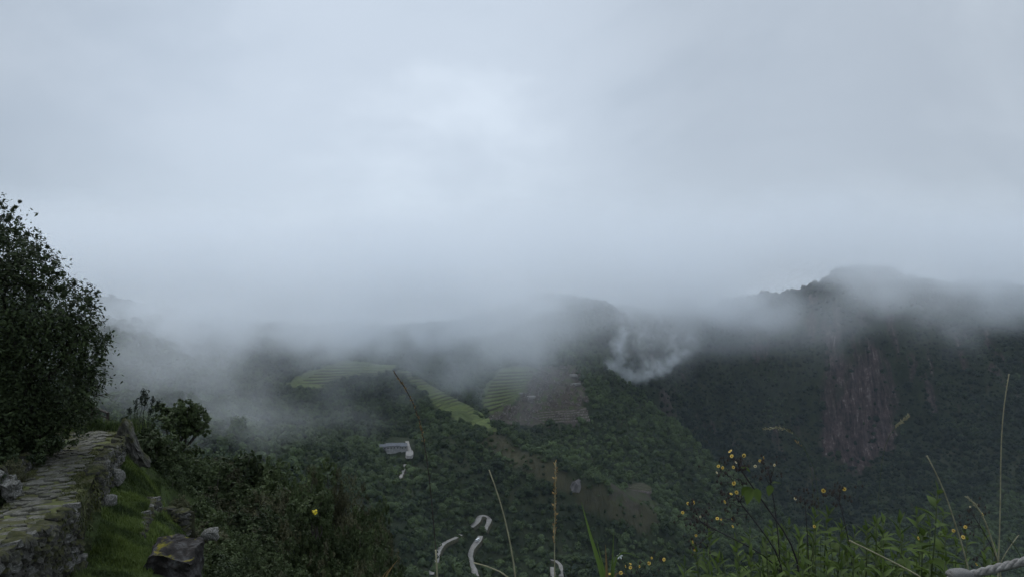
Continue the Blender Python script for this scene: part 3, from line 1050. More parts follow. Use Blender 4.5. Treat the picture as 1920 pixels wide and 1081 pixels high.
PAVE = noise_mat("worn_paving_granite", [(0.3, (0.055, 0.052, 0.04)), (0.5, (0.10, 0.096, 0.08)), (0.75, (0.20, 0.195, 0.17))], 3.2, 8, 0.9, 0.2, 0.6, 22.0)
pave_me = []
for k in range(10):
    g = np.random.default_rng(40 + k)
    n = g.integers(6, 9)
    a = np.sort(np.linspace(0, 2 * math.pi, n, endpoint=False) + g.uniform(-0.25, 0.25, n))
    rr = g.uniform(0.75, 1.1, n)
    ring = np.stack([np.cos(a) * rr, np.sin(a) * rr * g.uniform(0.55, 0.8)], 1)
    v = np.concatenate([np.c_[ring * 1.03, np.full(n, -0.5)], np.c_[ring, np.full(n, 0.10)], np.c_[ring * 0.86, 0.22 + g.uniform(-0.04, 0.04, n)]])
    f = [[i, (i + 1) % n, n + (i + 1) % n, n + i] for i in range(n)] + [[n + i, n + (i + 1) % n, 2 * n + (i + 1) % n, 2 * n + i] for i in range(n)] + [[2 * n + i for i in range(n)]]
    pave_me.append(mesh_from("paving_stone", v, f, PAVE))
gp = random.Random(9)
used = []
tries = 0
while len(used) < 230 and tries < 9000:
    tries += 1
    r = gp.random() ** 0.8
    u = gp.gauss(0.42, 0.14) if r > 0.35 else gp.uniform(0.05, 0.85)
    if not 0.06 < u < 0.9:
        continue
    p = path_pt(r, u)
    s = gp.uniform(0.07, 0.18) * (1.5 if r < 0.3 and gp.random() < 0.4 else 1.0)
    if any((p[0] - q[0]) ** 2 + (p[1] - q[1]) ** 2 < (0.84 * (s + q[2])) ** 2 for q in used):
        continue
    used.append((p[0], p[1], s))
    o = obj("paving_stone", gp.choice(pave_me), path)
    o.location = (p[0], p[1], p[2] + 0.01)
    d = path_pt(min(r + 0.02, 1), u) - p
    o.rotation_euler = (gp.uniform(-0.08, 0.08), gp.uniform(-0.08, 0.08), math.atan2(d[1], d[0]) + math.pi / 2 + gp.uniform(-0.4, 0.4))
    o.scale = (s * 1.4, s * 0.95, 0.15 * gp.uniform(0.7, 1.2))

# --- stones and rocks
ROCK_M = noise_mat("lichened_granite", [(0.25, (0.022, 0.022, 0.018)), (0.45, (0.062, 0.06, 0.052)), (0.6, (0.105, 0.10, 0.09)), (0.75, (0.20, 0.195, 0.18)), (0.85, (0.38, 0.38, 0.36))], 3.2, 9, 0.95, 0.15, 0.8, 11.0)
PALE_ROCK = noise_mat("pale_lichened_granite", [(0.25, (0.045, 0.045, 0.036)), (0.5, (0.12, 0.118, 0.105)), (0.7, (0.3, 0.295, 0.28))], 5.0, 9, 0.95, 0.15, 0.8, 13.0)
def add_moss(m, cols, lo=0.34, hi=0.5):
    """moss growing on the upward faces, in patches"""
    t = m.node_tree
    b = t.nodes["Principled BSDF"]
    src = b.inputs["Base Color"].links[0].from_socket
    ge = N(t, "ShaderNodeNewGeometry")
    sp = N(t, "ShaderNodeSeparateXYZ")
    t.links.new(ge.outputs["Normal"], sp.inputs[0])
    nz = N(t, "ShaderNodeTexNoise", i_Scale=1.7, i_Detail=7, i_Roughness=0.7)
    t.links.new(ge.outputs["Position"], nz.inputs["Vector"])
    ma = N(t, "ShaderNodeMath", operation='MULTIPLY_ADD')
    ma.inputs[1].default_value = 0.22
    t.links.new(sp.outputs[2], ma.inputs[0])
    t.links.new(nz.outputs["Fac"], ma.inputs[2])
    rp = ramp(t, [(lo + 0.15, 0.0), (hi + 0.15, 1.0)])
    t.links.new(ma.outputs[0], rp.inputs[0])
    mc = ramp(t, [(0.35, cols[0]), (0.65, cols[1])])
    n2 = N(t, "ShaderNodeTexNoise", i_Scale=9.0, i_Detail=5)
    t.links.new(ge.outputs["Position"], n2.inputs["Vector"])
    t.links.new(n2.outputs["Fac"], mc.inputs[0])
    mi = N(t, "ShaderNodeMix", data_type='RGBA')
    t.links.new(rp.outputs[0], mi.inputs[0])
    t.links.new(src, mi.inputs[6])
    t.links.new(mc.outputs[0], mi.inputs[7])
    t.links.new(mi.outputs[2], b.inputs["Base Color"])


add_moss(ROCK_M, ((0.022, 0.026, 0.010), (0.065, 0.065, 0.026)), 0.38, 0.55)
add_moss(PAVE, ((0.03, 0.034, 0.014), (0.07, 0.072, 0.03)), 0.53, 0.68)
CORE_M = noise_mat("wall_joint_earth", [(0.3, (0.012, 0.011, 0.008)), (0.6, (0.030, 0.032, 0.016)), (0.8, (0.05, 0.06, 0.022))], 5.0, 8, 0.95, 0.1, 0.8, 20.0)


def rock_mesh(name, seed, cuts=1, rough=0.28, mat=None, boxy=0.5, smooth=False):
    bm = bmesh.new()
    bmesh.ops.create_cube(bm, size=2.0)
    bmesh.ops.subdivide_edges(bm, edges=bm.edges, cuts=cuts, use_grid_fill=True)
    v = np.array([w.co[:] for w in bm.verts])
    sph = v / np.linalg.norm(v, axis=1)[:, None] * 1.15
    v = v * boxy + sph * (1 - boxy)
    g = np.random.default_rng(seed)
    o = g.uniform(0, 50, 3)
    for fr, am in ((0.9, rough), (2.3, rough * 0.5)) + (((5.5, rough * 0.28),) if cuts > 3 else ()):
        for c in range(3):
            v[:, c] += am * vnoise(v[:, 0] * fr + o[c], v[:, 1] * fr + o[0] + c * 7, v[:, 2] * fr + 3)
    for w, q in zip(bm.verts, v):
        w.co = q
    me = bpy.data.meshes.new(name)
    bm.to_mesh(me)
    bm.free()
    me.materials.append(mat or ROCK_M)
    if smooth:
        me.shade_smooth()
    return me


stone_me = [rock_mesh("stone", 60 + k, 1, 0.30) for k in range(14)] + [rock_mesh("stone", 90 + k, 1, 0.3, PALE_ROCK) for k in range(2)]


def stone_wall(label, top, bot, sx, sz, depth=0.5, seed=0, side=1.0, limit=300, capped=True):
    """dry stone wall: an earth core and single stones laid in rough courses; top and bot are matching polylines"""
    n = len(top)
    g = random.Random(seed)
    root = empty("stone_wall", tuple(bot[0]))
    tag(root, label, "wall")
    base = bot[0]
    seg = top[1:] - top[:-1]
    nrm = np.stack([seg[:, 1], -seg[:, 0]], 1) * side
    nrm /= np.linalg.norm(nrm, axis=1)[:, None] + 1e-9
    nv = np.concatenate([nrm, nrm[-1:]])
    back = np.concatenate([-nv * depth, np.zeros((n, 1))], 1)
    inset = np.concatenate([-nv * 0.10, np.zeros((n, 1))], 1)
    V = np.concatenate([bot + inset - np.array((0, 0, 0.6)), top + inset - np.array((0, 0, 0.05)), top + back - np.array((0, 0, 0.05)), bot + back - np.array((0, 0, 0.6))]) - base
    i = np.arange(n - 1)
    Fq = np.concatenate([np.stack([a * n + i, a * n + i + 1, b * n + i + 1, b * n + i], 1) for a, b in ((0, 1), (1, 2), (2, 3), (3, 0))])
    caps = np.array([[0, n, 2 * n, 3 * n], [n - 1, 4 * n - 1, 3 * n - 1, 2 * n - 1]])
    obj("wall_core", mesh_np("wall_core", V, np.concatenate([Fq, caps]), CORE_M), root)
    d = np.concatenate([[0], np.cumsum(np.linalg.norm(seg, axis=1))])
    L = d[-1]
    cnt = 0
    s = 0.0
    colx = []
    while s < L:
        w = sx * g.uniform(0.75, 1.35)
        colx.append((s + w / 2, w))
        s += w * 0.93
    for (sc, w) in colx:
        T_ = np.array([np.interp(sc, d, top[:, k]) for k in range(3)])
        B_ = np.array([np.interp(sc, d, bot[:, k]) for k in range(3)])
        nn = np.array([np.interp(sc, d, nv[:, 0]), np.interp(sc, d, nv[:, 1])])
        H = T_[2] - B_[2]
        z = g.uniform(-0.12, 0.0)
        while z < H + (0.02 if capped else -0.1):
            h = sz * g.uniform(0.7, 1.4)
            f = np.clip((z + h / 2) / max(H, 0.05), 0, 1.05)
            p = B_ * (1 - f) + T_ * f
            if cnt < limit:
                me = g.choice(stone_me) if g.random() > 0.04 else stone_me[-1]
                o = obj("stone", me, root)
                o.location = (p[0] - base[0] - nn[0] * 0.06 + g.uniform(-0.03, 0.03), p[1] - base[1] - nn[1] * 0.06 + g.uniform(-0.03, 0.03), B_[2] + z + h / 2 - base[2])
                o.rotation_euler = (g.uniform(-0.3, 0.3), g.uniform(-0.3, 0.3), math.atan2(nn[1], nn[0]) + math.pi / 2 + g.uniform(-0.3, 0.3))
                o.scale = (w * 0.52, 0.16 * g.uniform(0.8, 1.4), h * 0.52)
                cnt += 1
            z += h * 0.94
    return root


def sub(a, i0, i1):
    return a[int(i0 * (len(a) - 1)):int(i1 * (len(a) - 1)) + 1]


wt = ED[: int(0.93 * NPATH)].copy()
bt = wt.copy()
tw = np.linspace(0, 1, len(wt))
bt[:, 2] -= np.interp(tw, [0, 0.25, 0.45, 0.7, 1.0], [1.5, 1.35, 1.15, 0.85, 0.45])
half = len(wt) // 2
stone_wall("long rough stone retaining wall under the path's outer edge, near half", wt[:half + 1], bt[:half + 1], 0.20, 0.15, 0.7, 3, 1.0)
stone_wall("mossy stone retaining wall under the path's outer edge, far half", wt[half:], bt[half:], 0.21, 0.15, 0.7, 4, 1.0)


def quick_wall(label, s, hgt, sx, sz, seed, side, depth=0.45, drop=0.0):
    t, L_ = pline(s, 12)
    b = t.copy()
    t[:, 2] -= drop
    b[:, 2] = np.minimum(t[:, 2] - hgt, zn(t[:, 0], t[:, 1]) - 0.05) if drop else t[:, 2] - hgt
    return stone_wall(label, t, b, sx, sz, depth, seed, side)


quick_wall("grey stone wall with a round boulder on the path's inner side", "-85 905 15.2|-45 892 15.8|-8 886 16.6|16 900 17.4", 1.15, 0.26, 0.22, 11, 1.0, 0.9)
quick_wall("low mossy stone kerb under the big tree", "20 884 18.6|55 862 21|84 838 23.5|110 812 27", 0.5, 0.34, 0.2, 12, 1.0, 0.7)
quick_wall("short stone terrace wall between two strips of grass", "262 985 18.7|272 952 20.2|284 930 22|294 917 23.5", 0.6, 0.15, 0.115, 13, 1.0, 0.4, 0.3)
quick_wall("little broken stone wall on the lower grass terrace", "296 950 22.4|318 950 22.3|343 954 22.0", 0.3, 0.17, 0.11, 14, 1.0, 0.4, 0.14)


def rock(name, label, px, py, Y, wpx, hpx, dep, seed, mat, rz=0.0, tilt=0.0, boxy=0.45, rough=0.3, cat="rock", cuts=5):
    s = Y / F / 2
    o = obj(name, rock_mesh(name, seed, cuts, rough, mat, boxy))
    o.location = P(px, py, Y)
    o.scale = (wpx * s * 0.92, dep, hpx * s * 0.92)
    o.rotation_euler = (0, tilt, rz)
    tag(o, label, cat)
    return o


rock("leaning_rock", "tall grey rock slab leaning at the far end of the wall", 244, 838, 26.3, 36, 84, 0.4, 201, ROCK_M, 0.2, -0.42, 0.45, 0.42, cuts=7)
rock("boulder", "round grey boulder jutting from the wall beside the path", 20, 915, 16.6, 32, 36, 0.28, 202, PALE_ROCK, 0.2)
rock("boulder", "pale pointed boulder at the foot of the big tree", 104, 842, 23.4, 24, 36, 0.3, 203, PALE_ROCK, 0.4, 0.2)
rock("boulder", "grey rock poking out of the retaining wall near its far end", 223, 892, 22.3, 17, 28, 0.2, 204, PALE_ROCK, boxy=0.25)
rock("boulder", "pale rock at the foot of the retaining wall in the grass", 206, 940, 19.6, 18, 28, 0.2, 205, PALE_ROCK, boxy=0.2)
rock("boulder", "small white lichened rock among bushes below the terraces", 394, 1000, 23.0, 28, 22, 0.2, 206, PALE_ROCK)
rock("boulder", "small pale stone lying on the path edge near the top", 206, 857, 23.2, 7, 8, 0.07, 208, PALE_ROCK, cuts=2)
hk = hit(1078, 919)
rk_ = obj("rock_outcrop", rock_mesh("rock_outcrop", 209, 5, 0.35, noise_mat("bare_far_granite", [(0.3, (0.06, 0.055, 0.055)), (0.6, (0.17, 0.16, 0.155)), (0.8, (0.34, 0.33, 0.32))], 0.25, 8, 0.95, 0.1, 0.8, 0.8, dist=0.6, coord="Object"), 0.5))
rk_.location = (hk[0], hk[1] + 2, hk[2] + 1)
rk_.scale = (6, 5, 10)
rk_.rotation_euler = (0.2, 0.25, 0.4)
tag(rk_, "pale bare rock outcrop on the forested ridge", "rock")
# big dark boulder with a cap of yellow moss
mb, mt_, mbs = material("mossy_dark_boulder", 0.95, 0.15)
tcx = N(mt_, "ShaderNodeTexCoord")
na = N(mt_, "ShaderNodeTexNoise", i_Scale=2.3, i_Detail=9, i_Roughness=0.68)
mt_.links.new(tcx.outputs["Object"], na.inputs["Vector"])
ra = ramp(mt_, [(0.3, (0.008, 0.008, 0.008)), (0.5, (0.025, 0.022, 0.02)), (0.66, (0.07, 0.07, 0.07)), (0.8, (0.2, 0.205, 0.21))])
mt_.links.new(na.outputs["Fac"], ra.inputs[0])
geo = N(mt_, "ShaderNodeNewGeometry")
sxyz = N(mt_, "ShaderNodeSeparateXYZ")
mt_.links.new(geo.outputs["Normal"], sxyz.inputs[0])
nb = N(mt_, "ShaderNodeTexNoise", i_Scale=1.5, i_Detail=5)
mt_.links.new(tcx.outputs["Object"], nb.inputs["Vector"])
mA = N(mt_, "ShaderNodeMath", operation='MULTIPLY')
mt_.links.new(sxyz.outputs[2], mA.inputs[0])
mt_.links.new(nb.outputs["Fac"], mA.inputs[1])
rb = ramp(mt_, [(0.50, 0.0), (0.56, 1.0)])
mt_.links.new(mA.outputs[0], rb.inputs[0])
mmx = N(mt_, "ShaderNodeMix", data_type='RGBA')
mt_.links.new(rb.outputs[0], mmx.inputs[0])
mt_.links.new(ra.outputs[0], mmx.inputs[6])
moss = ramp(mt_, [(0.3, (0.035, 0.04, 0.008)), (0.7, (0.16, 0.135, 0.015))])
mt_.links.new(na.outputs["Fac"], moss.inputs[0])
mt_.links.new(moss.outputs[0], mmx.inputs[7])
mt_.links.new(mmx.outputs[2], mbs.inputs["Base Color"])
bb = N(mt_, "ShaderNodeBump", i_Strength=0.8, i_Distance=0.08)
mt_.links.new(na.outputs["Fac"], bb.inputs["Height"])
mt_.links.new(bb.outputs[0], mbs.inputs["Normal"])
rock("mossy_boulder", "large dark boulder capped with yellow moss below the grass terrace", 322, 1064, 16.5, 96, 92, 0.6, 207, mb, 0.2, 0.08, 0.75, 0.26, cuts=9)

# wooden railing at the end of the path
WOOD = noise_mat("dark_wet_wood", [(0.3, (0.018, 0.014, 0.012)), (0.7, (0.045, 0.036, 0.03))], 6.0, 6, 0.8, 0.2, 0.4, 20.0, stretch=(4, 4, 0.6))


def pole(name, a, b, r, mat, parent, base, n=8, r2=None, jit=0.0):
    a, b = np.array(a, float), np.array(b, float)
    d = b - a
    d /= np.linalg.norm(d)
    u = np.cross(d, (0.3, 0.9, 0.2))
    u /= np.linalg.norm(u)
    w = np.cross(d, u)
    an = np.linspace(0, 2 * math.pi, n, endpoint=False)
    ring = np.cos(an)[:, None] * u + np.sin(an)[:, None] * w
    v = np.concatenate([a + ring * r, b + ring * (r2 or r)]) - base
    f = [[i, (i + 1) % n, n + (i + 1) % n, n + i] for i in range(n)] + [list(range(n))[::-1], list(range(n, 2 * n))]
    return obj(name, mesh_from(name, v, f, mat), parent)


rb0 = P(203, 806, 30.0)
rail = empty("wooden_railing", tuple(rb0))
tag(rail, "dark wooden railing at the far end of the path", "railing")
pole("post", P(203, 806, 30), P(202, 772, 30), 0.055, WOOD, rail, rb0)
pole("brace", P(199, 804, 29.8), P(202, 778, 30), 0.045, WOOD, rail, rb0)
pole("post", P(172, 806, 31), P(172, 762, 31), 0.055, WOOD, rail, rb0)
pole("rail", P(168, 760, 31.2), P(203.5, 774, 30), 0.045, WOOD, rail, rb0)
pole("rail", P(170, 772, 31.2), P(201, 782, 30), 0.035, WOOD, rail, rb0)
# ---------------------------------------------------------------- trees, shrubs and grass near by
BARK = noise_mat("grey_bark", [(0.3, (0.03, 0.026, 0.022)), (0.6, (0.075, 0.068, 0.06)), (0.8, (0.14, 0.13, 0.12))], 5.0, 7, 0.9, 0.15, 0.6, 20.0)
TREE_L = leaf_mat("big_tree_leaves", (0.010, 0.016, 0.008), (0.052, 0.072, 0.028), rnd=False, translucent=0.12, rough=0.65, spec=0.12)
SHRUB_L = leaf_mat("thicket_leaves", (0.014, 0.022, 0.010), (0.075, 0.10, 0.040), translucent=0.15, rough=0.65, spec=0.12)
SHRUB_P = leaf_mat("olive_thicket_leaves", (0.020, 0.022, 0.012), (0.10, 0.10, 0.052), translucent=0.12, rough=0.65, spec=0.12)


def leaves(centres, radii, n, leaf, seed, aspect=0.55, squash=0.85, up=0.5, shell=0.45, folded=False):
    """pointed leaf faces through a set of lobes; the tint varies clump by clump"""
    g = np.random.default_rng(seed)
    c, r = np.asarray(centres, float), np.asarray(radii, float)
    w = r ** 2
    # every lobe carries sub-clumps of twigs
    m = max(30, n // 26)
    k0 = g.choice(len(c), m, p=w / w.sum())
    d = g.normal(size=(m, 3))
    d /= np.linalg.norm(d, axis=1)[:, None]
    tw = c[k0] + d * (r[k0] * g.uniform(shell, 1.03, m) ** 0.6)[:, None] * np.array((1, 1, squash))
    tr = r[k0] * g.uniform(0.12, 0.30, m)
    k = g.integers(0, m, n)
    q = g.normal(size=(n, 3)) * 0.6
    q /= np.maximum(1.0, np.linalg.norm(q, axis=1) / 1.05)[:, None]
    p = tw[k] + q * tr[k][:, None]
    nrm = d[k] * 0.7 + g.normal(size=(n, 3)) * 0.6
    nrm[:, 2] += up
    nrm /= np.linalg.norm(nrm, axis=1)[:, None]
    t = np.cross(nrm, g.normal(size=(n, 3)))
    t /= np.linalg.norm(t, axis=1)[:, None]
    b = np.cross(nrm, t)
    s = leaf * g.uniform(0.55, 1.4, n)[:, None]
    v = np.stack([p - t * s, p + b * s * aspect - t * s * 0.1, p + t * s, p - b * s * aspect - t * s * 0.1], 1).reshape(-1, 3)
    tint = np.clip(g.uniform(0.0, 0.65, m)[k] + g.uniform(0, 0.4, n), 0, 1)
    return v, np.arange(n * 4).reshape(n, 4), np.repeat(tint, 4)


def tube(pts, radii, n=6):
    """tapered tube along points"""
    p = np.asarray(pts, float)
    tg = np.gradient(p, axis=0)
    tg /= np.linalg.norm(tg, axis=1)[:, None] + 1e-9
    up = np.array((0.31, 0.22, 0.92)) if abs(tg[0][2]) < 0.8 else np.array((0.9, 0.3, 0.1))
    an = np.linspace(0, 2 * math.pi, n, endpoint=False)
    v = []
    for q, t, r in zip(p, tg, radii):
        u = np.cross(t, up)
        u /= np.linalg.norm(u) + 1e-9
        w = np.cross(t, u)
        v.append(q + (np.cos(an)[:, None] * u + np.sin(an)[:, None] * w) * r)
    f = [[k * n + i, k * n + (i + 1) % n, (k + 1) * n + (i + 1) % n, (k + 1) * n + i] for k in range(len(p) - 1) for i in range(n)]
    f.append([(len(p) - 1) * n + i for i in range(n)])
    return np.concatenate(v), f


def bend(a, b, sag, n=6, seed=0):
    g = np.random.default_rng(seed)
    t = np.linspace(0, 1, n)[:, None]
    p = np.asarray(a, float) * (1 - t) + np.asarray(b, float) * t
    p[:, 2] += (sag * 4 * t * (1 - t))[:, 0]
    p[1:-1] += g.normal(size=(n - 2, 3)) * np.linalg.norm(np.asarray(b) - np.asarray(a)) * 0.035
    return p


def tubes_mesh(name, items, mat):
    V, Fc, o = [], [], 0
    for v, f in items:
        V.append(v)
        Fc += [[i + o for i in q] for q in f]
        o += len(v)
    return mesh_from(name, np.concatenate(V), Fc, mat, True)


def tree(name, label, base, lobes, n, leaf, lm, trunk_r, cat="tree", seed=1, group=None, squash=0.9, limbs=8, aspect=0.5, fork=0.35, shell=0.45, bark=None):
    """lobes: (x, y, z, r) in world space"""
    base = np.asarray(base, float)
    lb = np.asarray(lobes, float)
    root = empty(name, tuple(base))
    tag(root, label, cat, group)
    c = lb[:, :3] - base
    v, f, ti = leaves(c, lb[:, 3], n, leaf, seed, aspect, squash, shell=shell)
    me = mesh_np("crown", v, f, lm)
    attr(me, "tint", ti)
    obj("crown", me, root)
    top = c.mean(0)
    fk = top * fork
    it = [tube(bend((0, 0, -0.3), fk, 0, 5, seed), np.linspace(trunk_r, trunk_r * 0.75, 5), 8)]
    order = np.argsort(-lb[:, 3])[:limbs]
    for j, q in enumerate(order):
        it.append(tube(bend(fk * (0.85 + 0.15 * (j % 2)), c[q], 0.1, 6, seed + j), np.linspace(trunk_r * 0.6, trunk_r * 0.14, 6), 6))
    obj("trunk", tubes_mesh("trunk", it, bark or BARK), root)
    return root


# the big dark tree over the path
TB = [(-60, 470, 21.5, 110), (-120, 600, 22, 190), (18, 480, 22, 62), (12, 425, 22, 34), (8, 398, 22, 20), (28, 388, 22, 10), (62, 505, 22, 44), (84, 470, 22, 14), (20, 590, 22, 130), (105, 590, 22, 74), (152, 555, 22, 24), (166, 575, 22, 14),
      (140, 640, 22, 62), (186, 640, 21.6, 20), (70, 700, 22, 120), (20, 780, 21.5, 100), (110, 745, 22, 78), (150, 730, 22.4, 40), (40, 845, 20.5, 42), (120, 800, 23, 40), (0, 850, 19, 34), (-60, 760, 21, 150), (168, 690, 22, 26), (160, 770, 24, 26),
      (75, 815, 21.5, 45), (-40, 870, 17.5, 40), (42, 442, 22, 18), (90, 456, 22, 9), (104, 520, 22, 16), (124, 538, 22, 16), (172, 556, 22, 10), (182, 590, 22, 9), (198, 646, 21.8, 10), (60, 458, 22, 12), (32, 378, 22, 6), (130, 525, 22, 9), (182, 620, 22, 14), (190, 668, 22, 10)]
lob = []
gt = np.random.default_rng(2)
for px, py, Y, r in TB:
    q = P(px, py, Y + gt.uniform(-1.2, 1.2))
    lob.append((*q, r * Y / F))
tree("large_tree", "large dark leafy tree leaning over the stone path", P(40, 905, 22.0) + np.array((-1.0, 0.3, -0.3)), lob, 72000, 0.062, TREE_L, 0.22, seed=21, limbs=14, squash=1.0, aspect=0.42, fork=0.3, shell=0.4)
# bare twigs hanging out of its right side
bt_root = empty("bare_branch", tuple(P(178, 700, 22.2)))
tag(bt_root, "thin bare twigs sticking out from the big tree above the railing", "branch")
it = []
for (a, b) in (((176, 690), (214, 686)), ((178, 720), (206, 745)), ((176, 742), (216, 741)), ((180, 668), (200, 655)), ((190, 741), (210, 752)), ((182, 700), (196, 722))):
    pa, pb = P(*a, 22.1) - P(178, 700, 22.2), P(*b, 22.1) - P(178, 700, 22.2)
    it.append(tube(bend(pa, pb, 0.05, 6, a[1]), np.linspace(0.012, 0.005, 6), 4))
obj("twig", tubes_mesh("twig", it, BARK), bt_root)


# shrub kinds for the thicket
def shrub_proto(seed, wide, high, n, leaf, lm, aspect=0.5):
    g = np.random.default_rng(seed)
    k = 11
    a = g.uniform(0, 6.283, k)
    rr = np.sqrt(g.random(k)) * wide * 0.34
    lobes = np.stack([np.cos(a) * rr, np.sin(a) * rr, g.uniform(0.3, 0.8, k) * high, g.uniform(0.17, 0.30, k) * wide], 1)
    lobes[0] = (0, 0, high * 0.55, wide * 0.33)
    lobes[1, 2:] = (high * 0.86, wide * 0.17)
    v, f, ti = leaves(lobes[:, :3], lobes[:, 3], n, leaf, seed + 5, aspect, 0.9)
    me = mesh_np("crown", v, f, lm)
    attr(me, "tint", ti)
    it = []
    for j in range(7):
        it.append(tube(bend((g.normal() * 0.06, g.normal() * 0.06, -0.6), lobes[j, :3], 0.05, 5, seed + j), np.linspace(0.035, 0.010, 5) * high / 2, 5))
    return me, tubes_mesh("trunk", it, BARK)


KINDS = [shrub_proto(301, 2.0, 2.0, 4200, 0.062, SHRUB_L), shrub_proto(302, 2.3, 1.8, 4200, 0.058, SHRUB_L, 0.35), shrub_proto(303, 1.8, 2.3, 3800, 0.055, SHRUB_P, 0.4),
         shrub_proto(304, 2.2, 2.1, 4400, 0.064, SHRUB_L, 0.6), shrub_proto(305, 2.0, 1.7, 3600, 0.05, SHRUB_P, 0.3), shrub_proto(306, 2.4, 2.4, 4600, 0.07, SHRUB_L, 0.45)]


def shrub(kind, loc, s, rz, label, group=None, name="shrub", sz=1.0):
    root = empty(name, tuple(loc), rz, (s, s, s * sz))
    tag(root, label, "shrub", group)
    obj("crown", KINDS[kind][0], root)
    obj("trunk", KINDS[kind][1], root)
    return root


gs = random.Random(17)
THICK = "shrubs of the thicket below the path"
LAB = ["bushy dark green shrub ", "olive green fine leaved shrub "]
# (px, py of the top, Y, size) along the skyline of the thicket, then rows nearer to the eye
SKY = [(222, 778, 31, 1.0, 1), (243, 782, 32, 1.2, 3), (262, 795, 30, 1.3, 0), (290, 800, 31, 1.4, 3), (310, 825, 33, 1.5, 1), (330, 840, 35, 1.5, 0), (372, 838, 38, 1.4, 3), (395, 850, 38, 1.5, 5), (415, 848, 40, 1.2, 2), (445, 842, 42, 1.5, 3), (475, 846, 43, 1.5, 0),
       (505, 864, 42, 1.4, 5), (535, 872, 42, 1.3, 1), (562, 866, 44, 1.3, 2), (590, 858, 46, 1.6, 5), (622, 860, 47, 1.6, 2), (648, 880, 46, 1.5, 4), (672, 905, 44, 1.4, 2), (690, 935, 42, 1.4, 0), (706, 965, 40, 1.3, 4), (718, 1000, 38, 1.3, 2), (728, 1035, 36, 1.2, 0), (738, 1065, 34, 1.1, 3)]
rows = list(SKY)
for k in range(150):
    px = gs.uniform(270, 735)
    lo_ = np.interp(px, [270, 330, 400, 500, 620, 690, 735], [835, 870, 890, 900, 905, 970, 1085])
    py = lo_ + (1130 - lo_) * (k / 150) ** 0.8
    if px < 400 and py > 885:
        px += 150
    hy_ = np.interp(py, [840, 1000, 1130], [42, 33, 21]) + gs.uniform(-2, 2)
    rows.append((px, py, hy_, gs.uniform(0.75, 1.25) * hy_ / 30, gs.randrange(6)))
for (px, py, Y, s_, k) in [(285, 845, 30, 0.8, 0), (300, 872, 29, 0.9, 1), (322, 885, 30, 0.9, 3), (345, 905, 30, 1.0, 5), (365, 930, 29, 0.9, 0), (385, 955, 28, 0.9, 3), (400, 975, 27, 0.8, 2), (415, 1010, 25, 0.9, 5), (430, 1040, 23, 0.8, 0), (390, 1025, 23, 0.6, 1), (400, 1060, 20, 0.7, 3), (380, 905, 33, 1.0, 2), (350, 870, 34, 1.0, 0), (440, 985, 28, 1.0, 1)]:
    rows.append((px, py, Y, s_, k))
nsh = 0
for (px, py, Y, s, k) in rows:
    top = P(px, py, Y)
    high = (2.0, 1.8, 2.3, 2.1, 1.7, 2.4)[k] * s
    gz = float(zn(top[0], top[1]))
    z0 = top[2] - high * 1.02
    sz = 1.0
    if z0 > gz:                       # too far above the slope: stretch the bush down to its roots
        sz = min(2.2, (top[2] - gz + 0.1) / high)
        z0 = top[2] - high * 1.02 * sz
        z0 = min(z0, gz + 0.0) if z0 - gz < 0.6 else z0
    col_ = 0 if k not in (2, 4) else 1
    if len(rows) and nsh < len(SKY):
        where = "on the skyline beside the round topped tree" if px < 400 else "on the misty upper edge of the thicket" if px < 560 else "at the dry looking crest of the thicket" if px < 680 else "on the thicket's outer edge above the road"
    else:
        where = ("beside the grass terraces" if px < 420 else "in the heart of the thicket" if px < 600 else "on the valley side of the thicket") if py < 1000 else ("low down near the mossy boulder" if px < 520 else "at the bottom edge of the thicket")
    o = shrub(k, (top[0], top[1], z0), s, gs.uniform(0, 6.283), LAB[col_] + where, THICK, sz=sz)
    nsh += 1
print("shrubs", nsh)

# the small round-topped tree on the skyline
b0 = P(335, 880, 36.5)
lob = [(*P(px, py, 36 + gt.uniform(-0.8, 0.8)), r * 36 / F) for px, py, r in [(330, 785, 26), (352, 770, 26), (372, 786, 22), (345, 795, 30), (312, 775, 14), (384, 805, 12), (300, 765, 12), (340, 757, 12), (362, 800, 22), (388, 795, 8), (318, 790, 18), (296, 782, 12)]]
tree("small_tree", "small dark round topped tree with pale bare stems on the skyline", b0, lob, 9000, 0.075, SHRUB_L, 0.10, seed=33, squash=0.75, limbs=12, fork=0.35)
# low bush and weeds at the end of the path and along the tree's foot
for (px, py, Y, s, k, lab) in [(150, 770, 31, 0.75, 0, "low leafy bush growing round the wooden railing"), (20, 858, 18.6, 0.55, 4, "small bush sprouting on top of the inner stone wall"), (-30, 880, 16.4, 0.5, 1, "leafy tuft hanging over the inner wall at the frame edge"),
                               (348, 968, 26.5, 0.7, 4, "yellowish green bush below the little broken wall"), (372, 935, 30, 0.9, 1, "light green bush beside the grass terrace"), (330, 930, 28, 0.6, 4, "small olive bush behind the little broken wall"), (410, 1040, 21, 0.8, 5, "dark bush right of the mossy boulder"), (455, 1075, 18, 0.7, 0, "dark low bush at the bottom edge near the mossy boulder")]:
    top = P(px, py, Y)
    high = (2.0, 1.8, 2.3, 2.1, 1.7, 2.4)[k] * s
    shrub(k, (top[0], top[1], top[2] - high), s, gs.uniform(0, 6), lab)

# shrub with a cluster of yellow blossom
YEL = plain("yellow_blossom", (0.62, 0.5, 0.03), 0.6, 0.2)
yb = shrub(3, P(592, 1000, 33), 1.0, 0.4, "thicket shrub carrying one bright yellow cluster of blossom", name="blossoming_shrub")
g = np.random.default_rng(8)
pc = P(591, 959, 31.6)
v, f, ti = leaves([pc - np.array(yb.location)], [0.13], 60, 0.045, 3, 0.8)
v = np.asarray(v) @ np.array(Matrix.Rotation(-0.4, 3, 'Z')).T
obj("blossom", mesh_np("blossom", v, f, YEL), yb)

